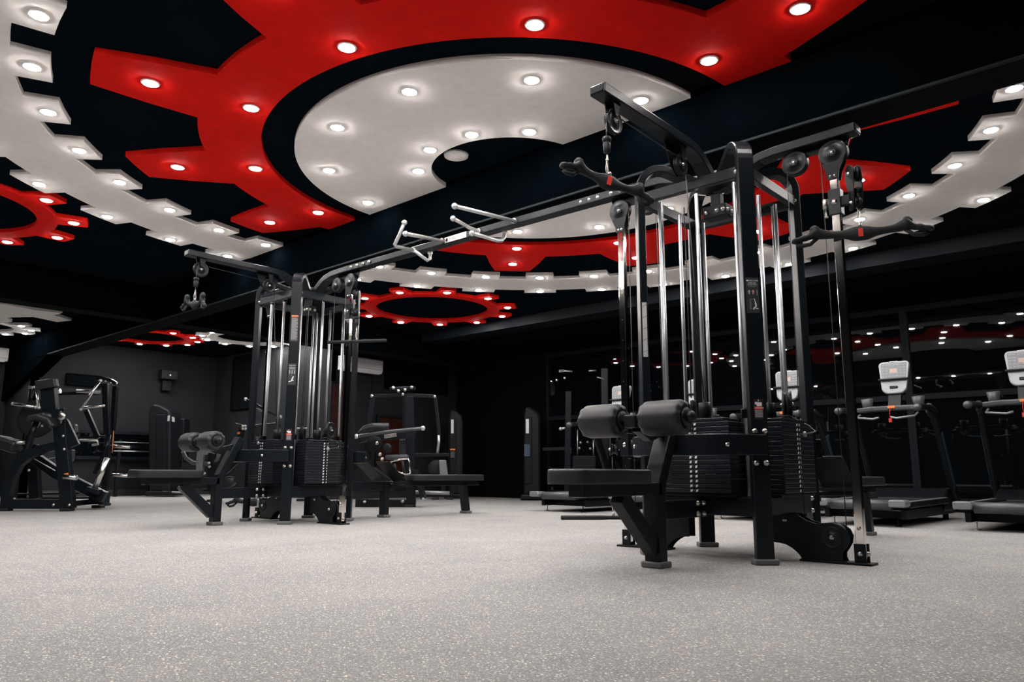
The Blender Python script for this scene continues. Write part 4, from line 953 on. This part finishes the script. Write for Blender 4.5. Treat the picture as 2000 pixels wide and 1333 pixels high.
# dark cable frame at the centre background
m = M('cable_crossover_frame', 'dark cable frame with small chrome grips left of the near tower rollers', 'gym machine', (1105, 975), 13.0)
m.bar([(1108, 975), (1110, 765)], .10, .08, 'upright'); m.bar([(1183, 975, .4), (1180, 720, .4)], .12, .08, 'upright'); m.bar([(1060, 878), (1108, 877)], .05, .06, 'cross_beam')
m.rod([(1102, 725), (1118, 726)], .012, 'grip', PALE); m.rod([(1092, 724), (1102, 723), (1102, 726), (1092, 727), (1092, 724)], .006, 'grip_loop', PALE)
m.rod([(1150, 725), (1164, 724)], .012, 'grip', PALE); m.rod([(1166, 737), (1180, 741)], .010, 'grip', PALE)
m.rod([(1095, 838), (1107, 836)], .02, 'pull_knob', PALE, cap=1.5); m.rod([(1128, 840), (1128, 890)], .010, 'guide_rod', SATIN); m.rod([(1159, 860), (1159, 890)], .010, 'guide_rod', SATIN)
m.bolts([(1088, 743), (1103, 739), (1134, 865), (1148, 864), (1132, 876), (1153, 877), (1114, 878), (1114, 884)], .018)
m.slab([(1118, 891), (1163, 891), (1163, 950), (1118, 950)], .12, 'weight_stack', BLACK2, .01); m.feet([(1108, 976), (1183, 978, .4)])
# incline press frame behind the far tower bench
m = M('lever_press_machine', 'black lever machine with overhead swing arms behind the far tower bench', 'gym machine', (790, 988), 11.4)
m.bar([(803, 985), (800, 775)], .13, .10, 'upright'); m.bar([(792, 775, .3), (794, 900, .3)], .10, .08, 'upright')
m.bar([(762, 761), (812, 759)], .05, .12, 'top_plate'); m.bar([(724, 775), (790, 772)], .05, .06, 'swing_beam'); m.bar([(790, 772), (850, 775)], .05, .06, 'swing_beam')
m.bolts([(726, 774, -.05), (849, 775, -.05), (778, 764, -.07), (791, 762, -.07), (768, 758, -.07), (804, 757, -.07), (787, 771, -.06)], .02)
m.bar([(729, 776), (724, 815), (719, 850)], .08, .05, 'swing_arm'); m.bar([(850, 776), (855, 820), (858, 850)], .05, .05, 'swing_arm'); m.rod([(857, 850), (857, 865), (854, 888)], .022, 'link_rod', SATIN)
m.bar([(806, 889), (878, 889)], .045, .06, 'cross_beam'); m.rod([(806, 962, .5), (878, 964, .5)], .03, 'base_bar', SILV)
m.bar([(695, 984), (812, 986)], .13, .09, 'base_rail'); m.feet([(800, 991)]); m.bolts([(712, 981, -.06), (750, 981, -.06), (786, 980, -.06)], .02)
m.rod([(696, 853, -.5), (760, 844, -.5), (797, 840, -.5), (808, 839, -.5), (826, 837, -.5)], .026, 'long_lever', GREYP, cap=1.4)
m.rod([(704, 850, -.3), (714, 838, -.3), (728, 834, -.3), (760, 834, -.3)], .055, 'padded_tube', LEATH)
o = m.slab([(750, 850, -.6), (774, 846, -.6), (775, 853, -.6), (751, 857, -.6)], .012, 'name_plate', TAGM, .002)
text('EXELCORE', .042, m.P((762.5, 851.5, -.612)), m.P((774, 849.6, -.6))-m.P((751, 853.4, -.6)), ZV, STICK, o)
m.bar([(735, 852), (812, 848)], .13, .08, 'sloped_beam'); m.slab([(780, 858, .2), (798, 855, .2), (800, 890, .2), (780, 892, .2)], .10, 'back_pad', GREYP, .03)
m.bar([(754, 894, -.1), (798, 893, -.1)], .07, .22, 'thigh_pad', GREYP, .03)
m.slab([(704, 866, -.2), (718, 862, -.2), (726, 876, -.2), (722, 902, -.2), (706, 905, -.2)], .14, 'pivot_housing', BLACK2, .02)
m.disc((756, 876, -.3), .07, .06, 'cam', PLAST); m.disc((730, 868, -.3), .12, .05, 'cam', BLACK2); m.bolts([(736, 866, -.35), (742, 888, -.35), (746, 897, -.35)], .022)
m.slab([(700, 905, -.1), (735, 915, -.1), (760, 930, -.1), (785, 945, -.1), (770, 948, -.1), (720, 942, -.1)], .30, 'leg_guard', BLACK2, .02)
m.bar([(812, 918), (828, 975)], .06, .30, 'foot_plate', BLACK2); m.rod([(826, 975, -.2), (832, 974, .2)], .018, 'foot_bar', SATIN)
# chrome row grip lying on the footplate of the far tower
t = thing('double_row_grip', 'chrome double row grip resting behind the far tower foot plates', 'cable attachment', pd(780, 912, 10.3))
D_ = 10.2
for dd in (0, .16):
    P_ = [pd(u, v, D_+dd) for u, v in ((757, 908), (765, 902), (782, 898), (797, 897), (800, 903), (801, 925), (792, 927), (778, 922), (765, 912), (757, 908))]
    MB().tube(P_, .011, 10).build('frame', CHROME, t)
for u in (766, 797): MB().cyl(pd(u, 904, D_), pd(u, 904, D_+.16), .012, 10).build('cross_tube', CHROME, t)
MB().tube([pd(770, 906, D_), pd(774, 922, D_)], .017, 10).tube([pd(786, 901, D_), pd(790, 925, D_)], .017, 10).build('rubber_grip', RUBB, t)
# machine glimpsed behind the far tower seat
m = M('biceps_curl_machine', 'dark machine with bent pale tube behind the far tower knee rollers', 'gym machine', (400, 965), 13.2)
m.rod([(357, 882), (363, 895), (376, 904), (392, 907), (412, 905), (424, 898), (428, 888)], .034, 'bent_handle', GREYP)
m.bar([(391, 930), (391, 900), (393, 886), (400, 882), (410, 882)], .11, .09, 'pale_post', SILV)
m.bar([(412, 960), (414, 885)], .11, .09, 'post'); m.bar([(398, 958), (470, 962)], .04, .06, 'base_rail'); m.feet([(414, 966)])
m.bolts([(408, 905, -.1), (409, 912, -.1), (399, 925, -.1)], .02); m.disc((449, 941, -.4), .09, .16, 'roller_pad', LEATH)
m.bar([(440, 925, -.3), (462, 905, -.3), (470, 870, -.3)], .05, .05, 'lever'); m.bar([(466, 868), (474, 835)], .09, .07, 'arm'); m.slab([(459, 826, -.1), (482, 832, -.1), (480, 842, -.1), (462, 838, -.1)], .08, 'top_pad', LEATH, .02)
m.bolts([(474, 833, -.2), (479, 833, -.2), (474, 838, -.2), (479, 838, -.2)], .02); m.slab([(463, 845, -.1), (469, 844, -.1), (469, 848, -.1), (464, 849, -.1)], .01, 'sticker', ORNG, 0)
m = M('leg_press_machine', 'dark machine with pale pads glimpsed between the far tower rods', 'gym machine', (520, 968), 13.6)
m.rod([(480, 780), (500, 790), (520, 803), (548, 815)], .02, 'long_lever', BLACK, cap=1.6); m.rod([(492, 797), (515, 806)], .03, 'padded_tube', GREYP)
m.slab([(500, 830), (545, 826), (548, 865), (502, 868)], .2, 'back_pad', LEATH, .03); m.rod([(580, 838), (625, 838), (625, 872), (582, 876)], .02, 'frame_loop', SILV)
m.bar([(600, 872), (640, 862)], .06, .1, 'pale_pad', GREYP); m.bar([(585, 968), (590, 840)], .1, .1, 'post'); m.feet([(588, 971)])
# seats glimpsed right of the far tower: pale upright pads
m = M('weight_bench', 'small bench with pale upright pad beyond the far tower bench', 'bench', (850, 968), 14.6)
m.slab([(857, 899), (872, 899), (876, 935), (860, 935)], .12, 'back_pad', SILV, .02); m.disc((852, 915, .1), .16, .08, 'weight_plate', RUBB)
m.bar([(866, 965), (866, 930)], .08, .08, 'post'); m.bar([(840, 966), (885, 967)], .06, .08, 'base_rail'); m.feet([(850, 970), (878, 970)])
